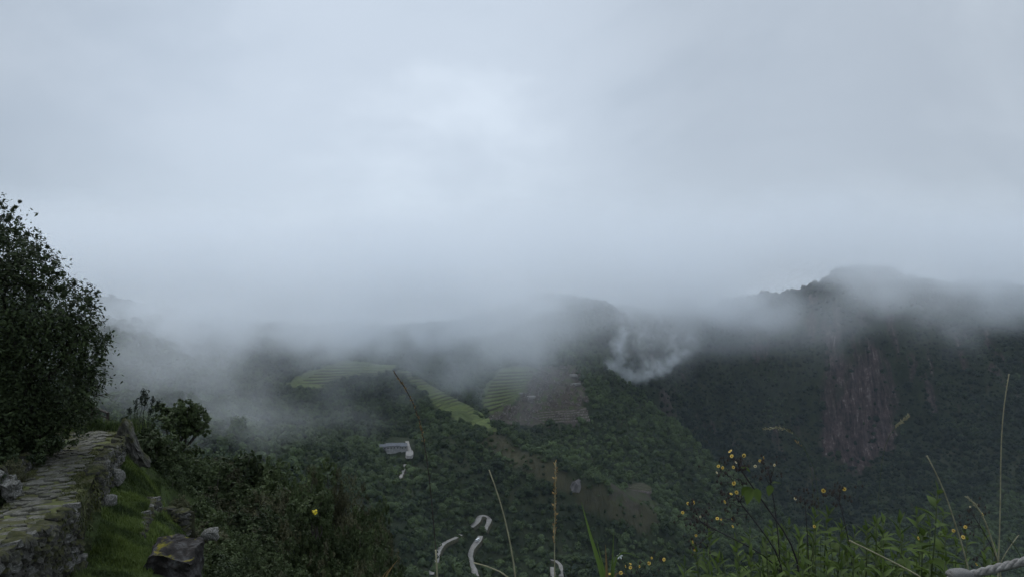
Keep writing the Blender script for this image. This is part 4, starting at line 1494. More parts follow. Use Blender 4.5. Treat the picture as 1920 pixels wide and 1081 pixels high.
# tall feathery flower spikes on the skyline
SPK = plain("grey_seed_spikes", (0.035, 0.042, 0.03), 0.9, 0.1)
sp0 = P(262, 800, 30.5)
spike = empty("spike_plant", tuple(sp0))
tag(spike, "tall feathery flower spikes rising above the bushes on the skyline", "plant")
for (x0, y0, x1, y1, hl) in [(252, 800, 255, 750, 22), (256, 798, 266, 742, 16), (262, 800, 277, 735, 26), (268, 800, 274, 742, 20), (246, 790, 243, 768, 4), (272, 796, 288, 745, 16), (276, 800, 283, 768, 8), (258, 800, 270, 732, 10), (284, 800, 297, 752, 14)]:
    a, b = P(x0, y0, 30.5) - sp0, P(x1, y1, 30.5) - sp0
    st = bend(a, b, 0, 7, x1)
    obj("stem", tubes_mesh("stem", [tube(st, np.linspace(0.014, 0.007, 7), 5)], SPK), spike)
    g = np.random.default_rng(x1)
    n = 90
    dd = (b - a) / np.linalg.norm(b - a)
    t = g.random(n)
    p = b - dd * (t * hl * 30.5 / F)[:, None] + g.normal(size=(n, 3)) * 0.045
    u = g.normal(size=(n, 3)) + dd * 1.4
    u /= np.linalg.norm(u, axis=1)[:, None]
    w = np.cross(u, g.normal(size=(n, 3)))
    w /= np.linalg.norm(w, axis=1)[:, None]
    L = g.uniform(0.05, 0.11, n)[:, None]
    v = np.stack([p, p + u * L * 0.5 + w * L * 0.25, p + u * L, p + u * L * 0.5 - w * L * 0.25], 1).reshape(-1, 3)
    tag(obj("flower_spike", mesh_np("flower_spike", v, np.arange(n * 4).reshape(n, 4), SPK), spike), kind="stuff")

# grass on the terraces and along the path: nobody could count it
GRASS_M = leaf_mat("terrace_grass_blades", (0.026, 0.042, 0.011), (0.105, 0.145, 0.034), rnd=False, translucent=0.25, rough=0.6)


def grass_on(name, label, xy, z, h, seed, mat=GRASS_M, lean=0.5):
    g = np.random.default_rng(seed)
    n = len(xy)
    p = np.c_[xy, z]
    a = g.uniform(0, 6.283, n)
    hh = h * g.uniform(0.45, 1.5, n) * np.clip(1.0 + 1.1 * fbm(xy[:, 0] / 0.5, xy[:, 1] / 0.5, 9.0, 2), 0.3, 2.2)
    w = 0.010 + 0.006 * g.random(n)
    sd = np.stack([np.cos(a), np.sin(a), np.zeros(n)], 1) * w[:, None]
    ld = np.stack([-np.sin(a), np.cos(a), np.zeros(n)], 1) * (hh * lean * g.uniform(0.2, 1.2, n))[:, None]
    upv = np.array((0, 0, 1.0))[None]
    v = np.stack([p - sd, p + sd, p + ld * 0.35 + upv * (hh * 0.6)[:, None] + sd * 0.7, p + ld * 0.35 + upv * (hh * 0.6)[:, None] - sd * 0.7, p + ld + upv * hh[:, None]], 1).reshape(-1, 3)
    i = np.arange(n) * 5
    f = np.concatenate([np.stack([i, i + 1, i + 2, i + 2], 1), np.stack([i, i + 2, i + 3, i + 3], 1), np.stack([i + 3, i + 2, i + 4, i + 4], 1)])[:, :3]
    me = mesh_np(name, v, f, mat)
    ti = np.clip(0.45 + 0.5 * fbm(p[:, 0] / 0.7, p[:, 1] / 0.7, 4.0, 3) * 2.4 + g.normal(size=n) * 0.12, 0, 1)
    attr(me, "tint", np.repeat(ti, 5))
    return tag(obj(name, me), label, "grass", kind="stuff")


def region(poly_px, n, seed, z_extra=0.0):
    """random points on the near slope inside a polygon given by pixels"""
    q = [tuple(hit_near(*map(float, s.split()))[:2]) for s in poly_px.split("|")]
    g = np.random.default_rng(seed)
    x0, x1, y0, y1 = min(a[0] for a in q), max(a[0] for a in q), min(a[1] for a in q), max(a[1] for a in q)
    xy = np.stack([g.uniform(x0, x1, n * 4), g.uniform(y0, y1, n * 4)], 1)
    xy = xy[in_poly(q, xy[:, 0], xy[:, 1])][:n]
    return xy, zn(xy[:, 0], xy[:, 1]) - 0.02


xy, z = region("120 1100|150 1070|185 1000|206 925|235 862|300 905|300 935|276 960|268 1010|300 1060|280 1100", 60000, 1)
grass_on("grass", "lush green grass on the terrace under the retaining wall", xy, z, 0.12, 1)
xy, z = region("268 1040|285 975|300 965|350 965|380 1020|360 1040|300 1045", 14000, 2)
grass_on("grass", "green grass on the lower terrace by the little broken wall", xy, z, 0.12, 2)
xy, z = region("245 862|270 850|310 890|360 940|370 985|345 965|290 940|280 900", 14000, 3)
grass_on("grass", "yellowish grass at the edge of the upper terrace", xy, z, 0.16, 3)
xy, z = region("262 850|330 850|440 960|480 1040|420 1095|350 1090|385 1030|372 985|330 925|285 885", 26000, 4)
grass_on("grass", "rough dark grass on the steep slope beside the thicket", xy, z, 0.2, 4, leaf_mat("rough_slope_grass", (0.014, 0.024, 0.008), (0.055, 0.075, 0.022), rnd=False, translucent=0.2, rough=0.7, spec=0.1))
xy, z = region("232 858|300 845|370 930|400 1000|330 1005|296 935|262 905", 22000, 9)
grass_on("grass", "tufty green grass on the rounded edge between terraces and thicket", xy, z, 0.14, 9)
g = np.random.default_rng(5)
pp = []
for _ in range(13000):
    r, s_ = g.random(), g.random()
    u = (0.93 + 0.07 * s_) if g.random() < 0.3 else ((0.66 + 0.34 * s_) if g.random() < 0.75 else 0.16 * s_)
    pp.append(path_pt(r, u))
pp = np.array(pp)
MOSS_G = leaf_mat("short_path_grass", (0.030, 0.038, 0.012), (0.10, 0.105, 0.034), rnd=False, translucent=0.2, rough=0.7)
grass_on("grass", "short mossy grass along both edges of the stone path", pp[:, :2], pp[:, 2] - 0.01, 0.035, 6, MOSS_G)
pe = np.array([path_pt(0.985 + 0.03 * a, b) for a, b in g.random((2500, 2))])
grass_on("grass", "tall dark grass closing the far end of the path", pe[:, :2] + g.normal(size=(2500, 2)) * 0.25, pe[:, 2] - 0.05, 0.28, 7)
# tufts on the wall face
wi = g.integers(0, len(wt), 3600)
fz = g.random(3600) ** 1.5
wp = wt[wi] * (1 - fz)[:, None] + bt[wi] * fz[:, None]
wp[:, :2] += g.normal(size=(3600, 2)) * 0.06 + np.array((0.06, 0.0))
cl = fbm(wi / 5.0, fz * 3, 2.0, 3) > 0.05
grass_on("grass", "dry grass and weeds sprouting between the wall stones", wp[cl][:, :2], wp[cl][:, 2], 0.10, 8, MOSS_G, 1.2)
# ---------------------------------------------------------------- plants right before the eye
LEAF_F = leaf_mat("fresh_green_leaves", (0.014, 0.028, 0.008), (0.105, 0.155, 0.030), translucent=0.35, rough=0.6, spec=0.18)
STEM_G = noise_mat("green_stem", [(0.3, (0.03, 0.045, 0.016)), (0.7, (0.06, 0.08, 0.03))], 30, 4, 0.7, 0.2)
STEM_D = noise_mat("dark_purple_stem", [(0.3, (0.014, 0.012, 0.014)), (0.7, (0.035, 0.03, 0.03))], 30, 4, 0.7, 0.2)
PETAL = noise_mat("pale_yellow_petals", [(0.3, (0.40, 0.27, 0.035)), (0.7, (0.58, 0.45, 0.12))], 60, 4, 0.6, 0.2, coord="Generated")
PETAL_P = noise_mat("cream_petals", [(0.3, (0.38, 0.35, 0.2)), (0.7, (0.55, 0.52, 0.34))], 60, 4, 0.6, 0.2, coord="Generated")
EYE = noise_mat("orange_brown_florets", [(0.3, (0.16, 0.07, 0.01)), (0.7, (0.34, 0.19, 0.02))], 80, 4, 0.8, 0.1, coord="Generated")
SEED = noise_mat("dry_brown_buds", [(0.3, (0.02, 0.016, 0.014)), (0.7, (0.06, 0.05, 0.042))], 40, 4, 0.9, 0.1)
STRAW = noise_mat("straw_stalk", [(0.3, (0.16, 0.15, 0.095)), (0.7, (0.30, 0.28, 0.18))], 40, 4, 0.8, 0.2)
STRAW_B = noise_mat("russet_seed_head", [(0.3, (0.16, 0.10, 0.045)), (0.7, (0.36, 0.25, 0.11))], 60, 4, 0.85, 0.15)


def leaf_mesh(seed, width=0.28, fold=0.22, curl=0.25):
    """one pointed leaf, length 1 along +Y, folded on its midrib and curling down"""
    g = np.random.default_rng(seed)
    ts = np.array([0.0, 0.12, 0.35, 0.6, 0.82, 1.0])
    ws = np.array([0.02, 0.55, 1.0, 0.85, 0.45, 0.0]) * width * 0.5 * g.uniform(0.85, 1.15)
    v, f = [], []
    for t, w in zip(ts, ws):
        z = -curl * t * t + 0.05 * t
        v += [(-w, t, z + w * fold * 2), (0, t, z), (w, t, z + w * fold * 2)]
    for k in range(5):
        a = k * 3
        f += [(a, a + 1, a + 4, a + 3), (a + 1, a + 2, a + 5, a + 4)]
    me = mesh_from("leaf", v, f, LEAF_F, True)
    attr(me, "tint", np.repeat(g.uniform(0.15, 0.6) + 0.4 * ts, 3))
    return me


LEAVES = [leaf_mesh(500 + k, (0.25, 0.36, 0.22, 0.40, 0.28, 0.6)[k], 0.22, (0.15, 0.3, 0.05, 0.4, 0.2, 0.3)[k]) for k in range(6)]
gq = random.Random(23)


def place_leaf(root, base, p, az, el, L, kind=None):
    o = obj("leaf", LEAVES[kind if kind is not None else gq.randrange(5)], root)
    o.location = Vector(p) - Vector(base)
    o.rotation_euler = (el, gq.uniform(-0.4, 0.4), az)
    o.scale = (L, L, L)
    return o


def shoots(name, label, specs, leaf_len, per, base_px, group=None, lm=None):
    """a leafy plant: specs are (px, py of the tip, Y, length); leaves spiral up every stem and crowd at the tip"""
    base = P(*base_px)
    base[2] = float(zn(base[0], base[1]))
    root = empty(name, tuple(base))
    tag(root, label, "plant", group)
    for (px, py, Y, n) in specs:
        n = int(n * 1.8)
        tip = P(px, py, Y)
        foot = base + np.array((gq.uniform(-0.06, 0.06), gq.uniform(-0.05, 0.05), -0.03))
        t = np.linspace(0, 1, 9)[:, None]
        pts_ = foot * (1 - t) + tip * t
        pts_[:, 0] += (tip[0] - foot[0]) * 0.35 * ((1 - t[:, 0]) * t[:, 0]) * -1.0
        pts_[:, 0] += 0.01 * np.sin(t[:, 0] * 9 + px)
        obj("stem", tubes_mesh("stem", [tube(pts_ - base, np.linspace(0.0042, 0.0018, 9), 6)], STEM_G), root)
        L = np.linalg.norm(tip - foot)
        for k in range(n):
            d = k / n                       # 0 at the tip
            u = 1 - 0.48 * (d ** 1.2) * min(1.0, 0.75 / L)
            q = np.array([np.interp(u, t[:, 0], pts_[:, j]) for j in range(3)])
            place_leaf(root, base, q, k * 2.4 + gq.uniform(-0.5, 0.5), 1.15 - 1.1 * min(1, d * 1.9) + gq.uniform(-0.25, 0.25), leaf_len * 1.15 * (0.55 + 0.6 * min(1, d * 2)) * gq.uniform(0.8, 1.2))
    return root


BUSH = "leafy green plants along the viewpoint edge"
shoots("leafy_plant", "leafy green plant with pointed leaves below the flower heads, leftmost of its row", [(1300, 1030, 2.3, 12), (1335, 1010, 2.35, 12), (1345, 1050, 2.2, 12), (1285, 1062, 2.25, 10)], 0.055, 0, (1320, 1200, 2.3), BUSH)
shoots("leafy_plant", "bright bushy leafy plant in the middle of the foreground row", [(1400, 1040, 2.2, 14), (1440, 1010, 2.3, 15), (1470, 1030, 2.2, 15), (1495, 1005, 2.3, 14), (1420, 1060, 2.1, 12), (1455, 1055, 2.1, 12)], 0.055, 0, (1450, 1220, 2.25), BUSH)
shoots("leafy_plant", "tall tangle of narrow leaves between the two flower sprays", [(1530, 965, 2.45, 15), (1555, 960, 2.5, 15), (1575, 985, 2.45, 14), (1520, 1010, 2.4, 12), (1590, 1015, 2.4, 12)], 0.055, 0, (1550, 1220, 2.45), BUSH)
shoots("leafy_plant", "dense yellow-green leafy plant beside the dark tall stem", [(1620, 990, 2.4, 14), (1640, 980, 2.4, 14), (1660, 1000, 2.35, 14), (1605, 1040, 2.25, 12), (1640, 1040, 2.25, 14), (1675, 1050, 2.2, 12)], 0.055, 0, (1640, 1220, 2.35), BUSH)
shoots("leafy_plant", "tallest leafy shoot with broad pale leaves on a dark stem", [(1752, 922, 2.2, 15), (1692, 975, 2.25, 13), (1728, 1000, 2.25, 12), (1770, 1000, 2.25, 12)], 0.062, 0, (1722, 1220, 2.2), BUSH)
shoots("leafy_plant", "small yellow-green weeds behind the rope", [(1808, 1005, 2.35, 9), (1850, 1000, 2.3, 12), (1858, 1030, 2.2, 12), (1840, 1050, 2.15, 10)], 0.045, 0, (1845, 1220, 2.25), BUSH)
shoots("leafy_plant", "low leafy plant at the bottom edge in front of the valley", [(1380, 1068, 2.0, 10), (1545, 1055, 2.0, 12), (1500, 1062, 1.95, 12), (1580, 1062, 2.0, 10), (1700, 1058, 2.0, 10)], 0.05, 0, (1520, 1300, 2.0), BUSH)
shoots("leafy_plant", "dark leafy plant by the bottom edge near the rope", [(1740, 1050, 2.05, 11), (1660, 1066, 1.95, 11), (1780, 1045, 2.1, 10), (1618, 1070, 1.95, 10)], 0.05, 0, (1700, 1300, 2.0), BUSH)

shoots("leafy_plant", "thin back row of leafy shoots behind the densest flower head", [(1375, 1015, 2.5, 10), (1410, 1000, 2.55, 10), (1445, 985, 2.6, 11), (1480, 985, 2.6, 11), (1505, 1030, 2.5, 9), (1320, 1045, 2.5, 9)], 0.05, 0, (1420, 1200, 2.6), BUSH)
shoots("leafy_plant", "back row of leafy shoots under the two topmost yellow flowers", [(1560, 1005, 2.6, 10), (1600, 995, 2.6, 11), (1630, 1010, 2.6, 10), (1660, 975, 2.65, 11), (1690, 1010, 2.6, 10), (1545, 1030, 2.5, 9)], 0.05, 0, (1620, 1200, 2.6), BUSH)
shoots("leafy_plant", "back row of leafy shoots round the tallest broad leaved one", [(1715, 965, 2.55, 9), (1740, 980, 2.5, 9), (1765, 960, 2.55, 9), (1790, 1020, 2.5, 9), (1720, 1035, 2.4, 9)], 0.05, 0, (1740, 1200, 2.5), BUSH)
shoots("leafy_plant", "very low leafy shoots along the bottom edge under the sprays", [(1340, 1072, 2.15, 9), (1360, 1050, 2.3, 9), (1425, 1074, 2.1, 9), (1475, 1072, 2.1, 9), (1530, 1040, 2.25, 9), (1590, 1045, 2.25, 9)], 0.048, 0, (1450, 1250, 2.2), BUSH)

shoots("leafy_plant", "crowded short shoots filling the gap under the tall tangle of narrow leaves", [(1400, 1056, 2.3, 10), (1440, 1046, 2.35, 10), (1480, 1050, 2.3, 10), (1515, 1046, 2.35, 10), (1545, 1066, 2.2, 10), (1460, 1070, 2.2, 10)], 0.052, 0, (1480, 1230, 2.35), BUSH)
shoots("leafy_plant", "crowded short shoots at the bottom edge below the yellow-green plant", [(1575, 1050, 2.35, 10), (1610, 1056, 2.3, 10), (1645, 1062, 2.25, 10), (1685, 1040, 2.4, 10), (1715, 1062, 2.25, 10), (1750, 1068, 2.2, 9)], 0.052, 0, (1660, 1230, 2.35), BUSH)
shoots("leafy_plant", "leafy side shoots spreading over the dark stems of the tallest weed", [(1385, 1030, 2.4, 10), (1425, 1022, 2.4, 11), (1462, 1000, 2.4, 11), (1535, 990, 2.4, 11), (1500, 1028, 2.35, 10)], 0.054, 0, (1460, 1230, 2.4), BUSH)


# flowers: a ring of short petals round a brown eye
def flower_meshes():
    n = 11
    a = np.linspace(0, 2 * math.pi, n, endpoint=False)
    v, f = [], []
    for k in range(n):
        c, s = math.cos(a[k]), math.sin(a[k])
        tx, ty = -s, c
        for r, w, z in ((0.38, 0.13, 0.0), (0.75, 0.24, 0.08), (1.0, 0.12, 0.0)):
            v += [(c * r - tx * w, s * r - ty * w, z), (c * r + tx * w, s * r + ty * w, z)]
        o = k * 6
        f += [(o, o + 1, o + 3, o + 2), (o + 2, o + 3, o + 5, o + 4)]
    pet = mesh_from("flower", v, f, PETAL, True)
    pp_ = mesh_from("flower", v, f, PETAL_P, True)
    m = 10
    an = np.linspace(0, 2 * math.pi, m, endpoint=False)
    v = [(math.cos(x) * r, math.sin(x) * r, z) for r, z in ((0.3, -0.35), (0.46, -0.02), (0.4, 0.14), (0.2, 0.22)) for x in an]
    f = [[k * m + i, k * m + (i + 1) % m, (k + 1) * m + (i + 1) % m, (k + 1) * m + i] for k in range(3) for i in range(m)] + [list(range(3 * m, 4 * m)), list(range(m))[::-1]]
    eye = mesh_from("flower_centre", v, f, EYE, True)
    return pet, pp_, eye


PET, PETP, EYEM = flower_meshes()


def flower(root, base, p, size, face=(0, -1, 0.35), pale=False):
    o = obj("flower", PETP if pale else PET, root)
    o.location = Vector(p) - Vector(base)
    o.scale = (size, size, size)
    o.rotation_euler = Vector(face).to_track_quat('Z', 'Y').to_euler()
    obj("flower_centre", EYEM, o)
    return o


def spray(name, label, stem_px, heads, twigs, Y, seeds, leaf_at=(), group="yellow flowered weeds", r=0.005, root_px=None):
    """branched weed: a dark main stem, thin twigs to the flower heads, dry buds between"""
    g = np.random.default_rng(int(stem_px[0][0]))
    base = P(*(root_px or (stem_px[0][0] + 20, 1300)), Y)
    base[2] = float(zn(base[0], base[1]))
    root = empty(name, tuple(base))
    tag(root, label, "flower", group)
    pts_ = [base + np.array((0, 0, -0.03))] + [P(x, y, Y) for x, y in stem_px]
    pts_ = np.array(pts_)
    d = np.concatenate([[0], np.cumsum(np.linalg.norm(np.diff(pts_, axis=0), axis=1))])
    t = np.linspace(0, d[-1], 26)
    sm = np.stack([np.interp(t, d, pts_[:, k]) for k in range(3)], 1)
    for _ in range(3):
        sm[1:-1] = (sm[:-2] + 2 * sm[1:-1] + sm[2:]) / 4
    obj("stem", tubes_mesh("stem", [tube(sm - base, np.linspace(r, r * 0.45, 26), 7)], STEM_D), root)
    it = []
    for (a, b) in twigs:
        it.append(tube(bend(P(*a, Y) - base, P(*b, Y + g.uniform(-0.05, 0.05)) - base, 0.006, 6, int(b[0])), np.linspace(r * 0.42, r * 0.2, 6), 5))
    tipx, tipy = stem_px[-1]
    nodes = [np.array(b) for a, b in twigs] + [np.array((tipx, tipy))]
    for (x, y, s, pale) in heads:
        q = P(x, y, Y + g.uniform(-0.04, 0.04))
        nd = min(nodes, key=lambda w: np.hypot(*(w - (x, y))))
        it.append(tube(bend(P(*nd, Y) - base, q - base + np.array((0, 0.006, -0.002)), 0.004, 5, int(x)), np.linspace(r * 0.22, r * 0.14, 5), 4))
        f_ = (g.normal() * 0.8, -1 + abs(g.normal()) * 0.35, 0.3 + 0.6 * g.random())
        flower(root, base, q, s * g.uniform(0.72, 1.0) * Y / F * 0.5, f_, pale)
    # dry buds on hair-thin stalks
    bv, bf, o = [], [], 0
    for k in range(seeds):
        nd = nodes[g.integers(0, len(nodes))]
        sp = 13 if len(nodes) > 2 else 17
        x, y = nd + g.normal(size=2) * np.array((sp, sp * 0.8)) + (0, -3)
        q = P(x, y, Y + g.uniform(-0.05, 0.05)) - base
        it.append(tube(bend(P(*nd, Y) - base, q, 0.003, 4, k), np.full(4, r * 0.13), 3))
        s = g.uniform(1.6, 3.2) * Y / F
        oc = np.array([(1, 0, 0), (-1, 0, 0), (0, 1, 0), (0, -1, 0), (0, 0, 1.5), (0, 0, -1.2)]) * s + q
        bv.append(oc)
        bf += [[i + o for i in fc] for fc in ((0, 2, 4), (2, 1, 4), (1, 3, 4), (3, 0, 4), (2, 0, 5), (1, 2, 5), (3, 1, 5), (0, 3, 5))]
        o += 6
    if it:
        tag(obj("twigs", tubes_mesh("twigs", it, STEM_D), root), kind="stuff")
    if bv:
        tag(obj("dry_buds", mesh_from("dry_buds", np.concatenate(bv), bf, SEED), root), kind="stuff")
    for (x, y, az, el, L) in leaf_at:
        place_leaf(root, base, P(x, y, Y), az, el, L, 5)
    return root


spray("flowering_weed", "tallest dark stemmed weed with a dense head of small yellow flowers", [(1500, 1030), (1460, 980), (1432, 945), (1412, 915), (1403, 895), (1388, 878)],
      [(1369, 845, 9, 0), (1372, 854, 10, 0), (1395, 853, 10, 0), (1347, 873, 8, 0), (1355, 876, 8, 0), (1375, 875, 8, 0), (1380, 866, 6, 1), (1344, 885, 6, 1), (1376, 905, 10, 0)],
      [((1388, 878), (1378, 862)), ((1400, 907), (1366, 892)), ((1366, 892), (1352, 884)), ((1388, 878), (1392, 862)), ((1366, 892), (1376, 905))], 2.15, 42, ((1412, 915, 2.2, -0.9, 0.05), (1410, 913, 0.4, -0.6, 0.05), (1412, 914, 3.6, -1.0, 0.045), (1386, 876, -1.2, -0.2, 0.04)))
spray("flowering_weed", "thin upright weed with two yellow flowers right of the densest head", [(1462, 1020), (1456, 970), (1450, 930), (1446, 900), (1440, 878)],
      [(1432, 857, 9, 0), (1425, 863, 8, 0), (1416, 873, 7, 1), (1452, 871, 6, 1)], [((1446, 900), (1433, 868)), ((1447, 904), (1450, 876)), ((1446, 908), (1428, 890))], 2.25, 26, ((1446, 908, 2.6, -0.9, 0.035), (1448, 906, -1.4, 0.2, 0.03)), r=0.0035)
spray("flowering_weed", "weed with a brownish head of yellow flowers under the tallest one", [(1470, 1040), (1420, 985), (1398, 955), (1388, 940), (1380, 930)],
      [(1371, 925, 8, 0), (1381, 922, 9, 0), (1404, 931, 7, 0), (1359, 940, 9, 0), (1388, 930, 6, 1), (1373, 972, 8, 0), (1374, 986, 7, 0), (1345, 971, 7, 0), (1352, 973, 6, 0)],
      [((1388, 940), (1372, 932)), ((1398, 955), (1362, 938)), ((1405, 962), (1374, 975)), ((1388, 940), (1400, 934))], 2.2, 42, r=0.004)
spray("flowering_weed", "low spreading weed with a tangled brown head, farthest left of the sprays", [(1480, 1075), (1430, 1035), (1380, 1010), (1340, 995), (1318, 980)],
      [(1280, 960, 7, 0), (1301, 941, 8, 0), (1290, 943, 7, 0), (1305, 1003, 8, 0), (1303, 1029, 9, 0), (1299, 1015, 6, 0), (1313, 968, 5, 1)],
      [((1318, 980), (1296, 956)), ((1340, 995), (1310, 1000)), ((1318, 980), (1300, 975)), ((1330, 990), (1318, 955)), ((1340, 997), (1304, 1022))], 2.3, 70, r=0.004)
spray("flowering_weed", "small weed with a dark bud cluster and one pale flower in the middle", [(1516, 1040), (1514, 1000), (1512, 960), (1509, 942)], [(1491, 934, 7, 1), (1527, 986, 8, 0)], [((1509, 945), (1500, 936)), ((1509, 945), (1520, 938))], 2.35, 34, r=0.003)
spray("flowering_weed", "weed topped by two yellow flowers between the narrow leaves and the cliff", [(1600, 1060), (1590, 1000), (1580, 960), (1572, 935)], [(1544, 919, 9, 0), (1583, 916, 9, 0)], [((1574, 940), (1555, 925)), ((1574, 940), (1578, 922)), ((1580, 960), (1568, 930))], 2.4, 34, r=0.003)
spray("flowering_weed", "sparse dark weed with tiny yellow flowers above the rope", [(1880, 1060), (1860, 1015), (1835, 985), (1825, 965)], [(1819, 949, 5, 1), (1842, 963, 7, 0), (1810, 987, 7, 0), (1788, 994, 7, 0), (1806, 1006, 9, 0), (1831, 1057, 8, 0), (1722, 1008, 8, 0)],
      [((1835, 985), (1840, 965)), ((1835, 985), (1812, 990)), ((1860, 1015), (1830, 1050)), ((1825, 965), (1819, 952)), ((1842, 990), (1795, 996))], 2.2, 34, r=0.003)
spray("flowering_weed", "low weed with small pale yellow flowers at the bottom centre", [(1215, 1100), (1205, 1082), (1195, 1065)], [(1173, 1061, 7, 0), (1182, 1063, 7, 0), (1199, 1061, 8, 0), (1217, 1055, 8, 0), (1222, 1045, 7, 0), (1245, 1048, 8, 0), (1164, 1073, 8, 0), (1182, 1056, 5, 0), (1143, 1075, 6, 0)],
      [((1195, 1065), (1178, 1062)), ((1200, 1075), (1218, 1052)), ((1205, 1082), (1242, 1050)), ((1205, 1082), (1166, 1076))], 2.3, 14, r=0.0025, root_px=(1210, 1300))


# single grass stalks standing up into the view
def stalk(label, pxs, Y, r0, r1, head=0.0, hr=3.0, mat=None, hmat=None, seed=0, name="grass_stalk", root_px=None, kern=70):
    base = P(*(root_px or (pxs[0][0], 1300)), Y)
    base[2] = float(zn(base[0], base[1]))
    root = empty(name, tuple(base))
    tag(root, label, "grass stalk", "single grass stalks near the lens")
    q = np.array([base] + [P(x, y, Y) for x, y in pxs])
    d = np.concatenate([[0], np.cumsum(np.linalg.norm(np.diff(q, axis=0), axis=1))])
    t = np.linspace(0, d[-1], 40)
    s = np.stack([np.interp(t, d, q[:, k]) for k in range(3)], 1)
    for _ in range(4):
        s[1:-1] = (s[:-2] + 2 * s[1:-1] + s[2:]) / 4
    obj("stem", tubes_mesh("stem", [tube(s - base, np.linspace(r0, r1, 40) * 1.5, 6)], mat or STRAW), root)
    if head:
        g = np.random.default_rng(seed)
        n = kern
        tt_ = d[-1] - g.random(n) * head
        p = np.stack([np.interp(tt_, t, s[:, k]) for k in range(3)], 1) - base
        pe_ = np.stack([np.interp(tt_ + 0.01, t, s[:, k]) for k in range(3)], 1) - base
        pb_ = np.stack([np.interp(tt_ - 0.01, t, s[:, k]) for k in range(3)], 1) - base
        dd = pe_ - pb_
        dd /= np.linalg.norm(dd, axis=1)[:, None] + 1e-9
        u = dd * 1.6 + g.normal(size=(n, 3)) * 0.7
        u /= np.linalg.norm(u, axis=1)[:, None]
        w = np.cross(u, g.normal(size=(n, 3)))
        w /= np.linalg.norm(w, axis=1)[:, None]
        L = (hr * 1.4 * Y / F * g.uniform(1.2, 2.2, n))[:, None]
        v = np.stack([p, p + u * L * 0.5 + w * L * 0.22, p + u * L, p + u * L * 0.5 - w * L * 0.22], 1).reshape(-1, 3)
        tag(obj("seed_head", mesh_np("seed_head", v, np.arange(n * 4).reshape(n, 4), hmat or STRAW_B), root), kind="stuff")
    return root


stalk("tall russet grass stalk arching over to the terraces", [(822, 1090), (815, 1000), (806, 900), (796, 820), (785, 765), (770, 725), (755, 706), (739, 697)], 1.7, 0.0006, 0.0009, 0.19, 2.2, SEED, STRAW_B, 1, kern=110)
stalk("slender pale grass stalk leaning left at the bottom centre", [(970, 1090), (960, 1030), (948, 975), (935, 920), (917, 880)], 1.6, 0.0024, 0.0009, 0, mat=STRAW)
stalk("upright grass stalk with a thick brown seed head", [(1040, 1090), (1040, 1040), (1039, 985), (1041, 930), (1042, 866)], 1.7, 0.0012, 0.0008, 0.2, 3.0, None, STRAW_B, 3, kern=150)
stalk("very tall pale grass stalk rising along the frame's edge", [(1872, 1060), (1876, 950), (1876, 850), (1880, 770), (1885, 730), (1892, 700)], 1.9, 0.0013, 0.0009, 0.05, 1.2, STRAW, STRAW, 4, kern=24)
stalk("pale grass stalk slanting left above the tallest leafy shoot", [(1822, 1075), (1800, 1010), (1782, 950), (1762, 895), (1738, 853)], 1.9, 0.0018, 0.0010, 0.06, 1.2, STRAW, STRAW, 5, kern=24)
stalk("fine grass stalk whose golden tip arches left of the cliff", [(1530, 1060), (1528, 960), (1520, 860), (1508, 815), (1496, 803), (1478, 792), (1460, 788), (1445, 793), (1434, 803)], 2.0, 0.0004, 0.0004, 0.10, 2.4, STEM_G, STRAW, 6, kern=110)
stalk("fine grass stalk with a golden tip bending right in front of the cliff", [(1640, 1060), (1645, 960), (1652, 870), (1660, 812), (1668, 793), (1680, 784), (1702, 780)], 2.0, 0.0004, 0.0004, 0.055, 2.6, STEM_G, STRAW, 7, kern=90)
stalk("short golden seed tip beside the arching stalk", [(1540, 1060), (1535, 930), (1525, 850), (1508, 825), (1490, 824)], 2.0, 0.0004, 0.0004, 0.03, 1.6, STEM_G, STRAW_B, 8, kern=30)
stalk("grass stalk with a curled grey head above the rope", [(1880, 1070), (1862, 1020), (1848, 975), (1836, 940), (1828, 928), (1820, 926), (1815, 932)], 1.9, 0.0018, 0.0012, 0.05, 2.4, STRAW, STRAW, 9, kern=60)
stalk("dry straw lying slantwise across the leafy plants", [(1760, 1095), (1700, 1066), (1650, 1040), (1592, 1012)], 1.8, 0.0024, 0.0012, 0, mat=STRAW, root_px=(1800, 1300))
stalk("dry bent blade at the bottom edge under the road", [(985, 1100), (960, 1078), (930, 1060), (905, 1052), (888, 1054)], 1.6, 0.0022, 0.0010, 0, mat=STRAW, root_px=(1010, 1300))
stalk("yellowish stalk standing on the bottom edge below the road", [(821, 1095), (820, 1060), (817, 1030)], 1.5, 0.0034, 0.0012, 0, mat=STRAW)
stalk("short crossed straw at the edge by the rope", [(1870, 1050), (1885, 1035), (1910, 1002)], 2.1, 0.0012, 0.0007, 0, mat=STRAW, root_px=(1860, 1300))
stalk("green grass tip slanting down to the frame edge", [(1925, 1048), (1908, 1030), (1890, 1006)], 2.1, 0.0018, 0.0008, 0, mat=STEM_G, root_px=(1940, 1300))

# broad grass blades, bottom centre
BLADE = leaf_mat("broad_grass_blades", (0.03, 0.055, 0.014), (0.11, 0.17, 0.04), translucent=0.3, rough=0.5)
BLADE_B = leaf_mat("withered_blades", (0.07, 0.05, 0.022), (0.20, 0.14, 0.06), translucent=0.2, rough=0.6)


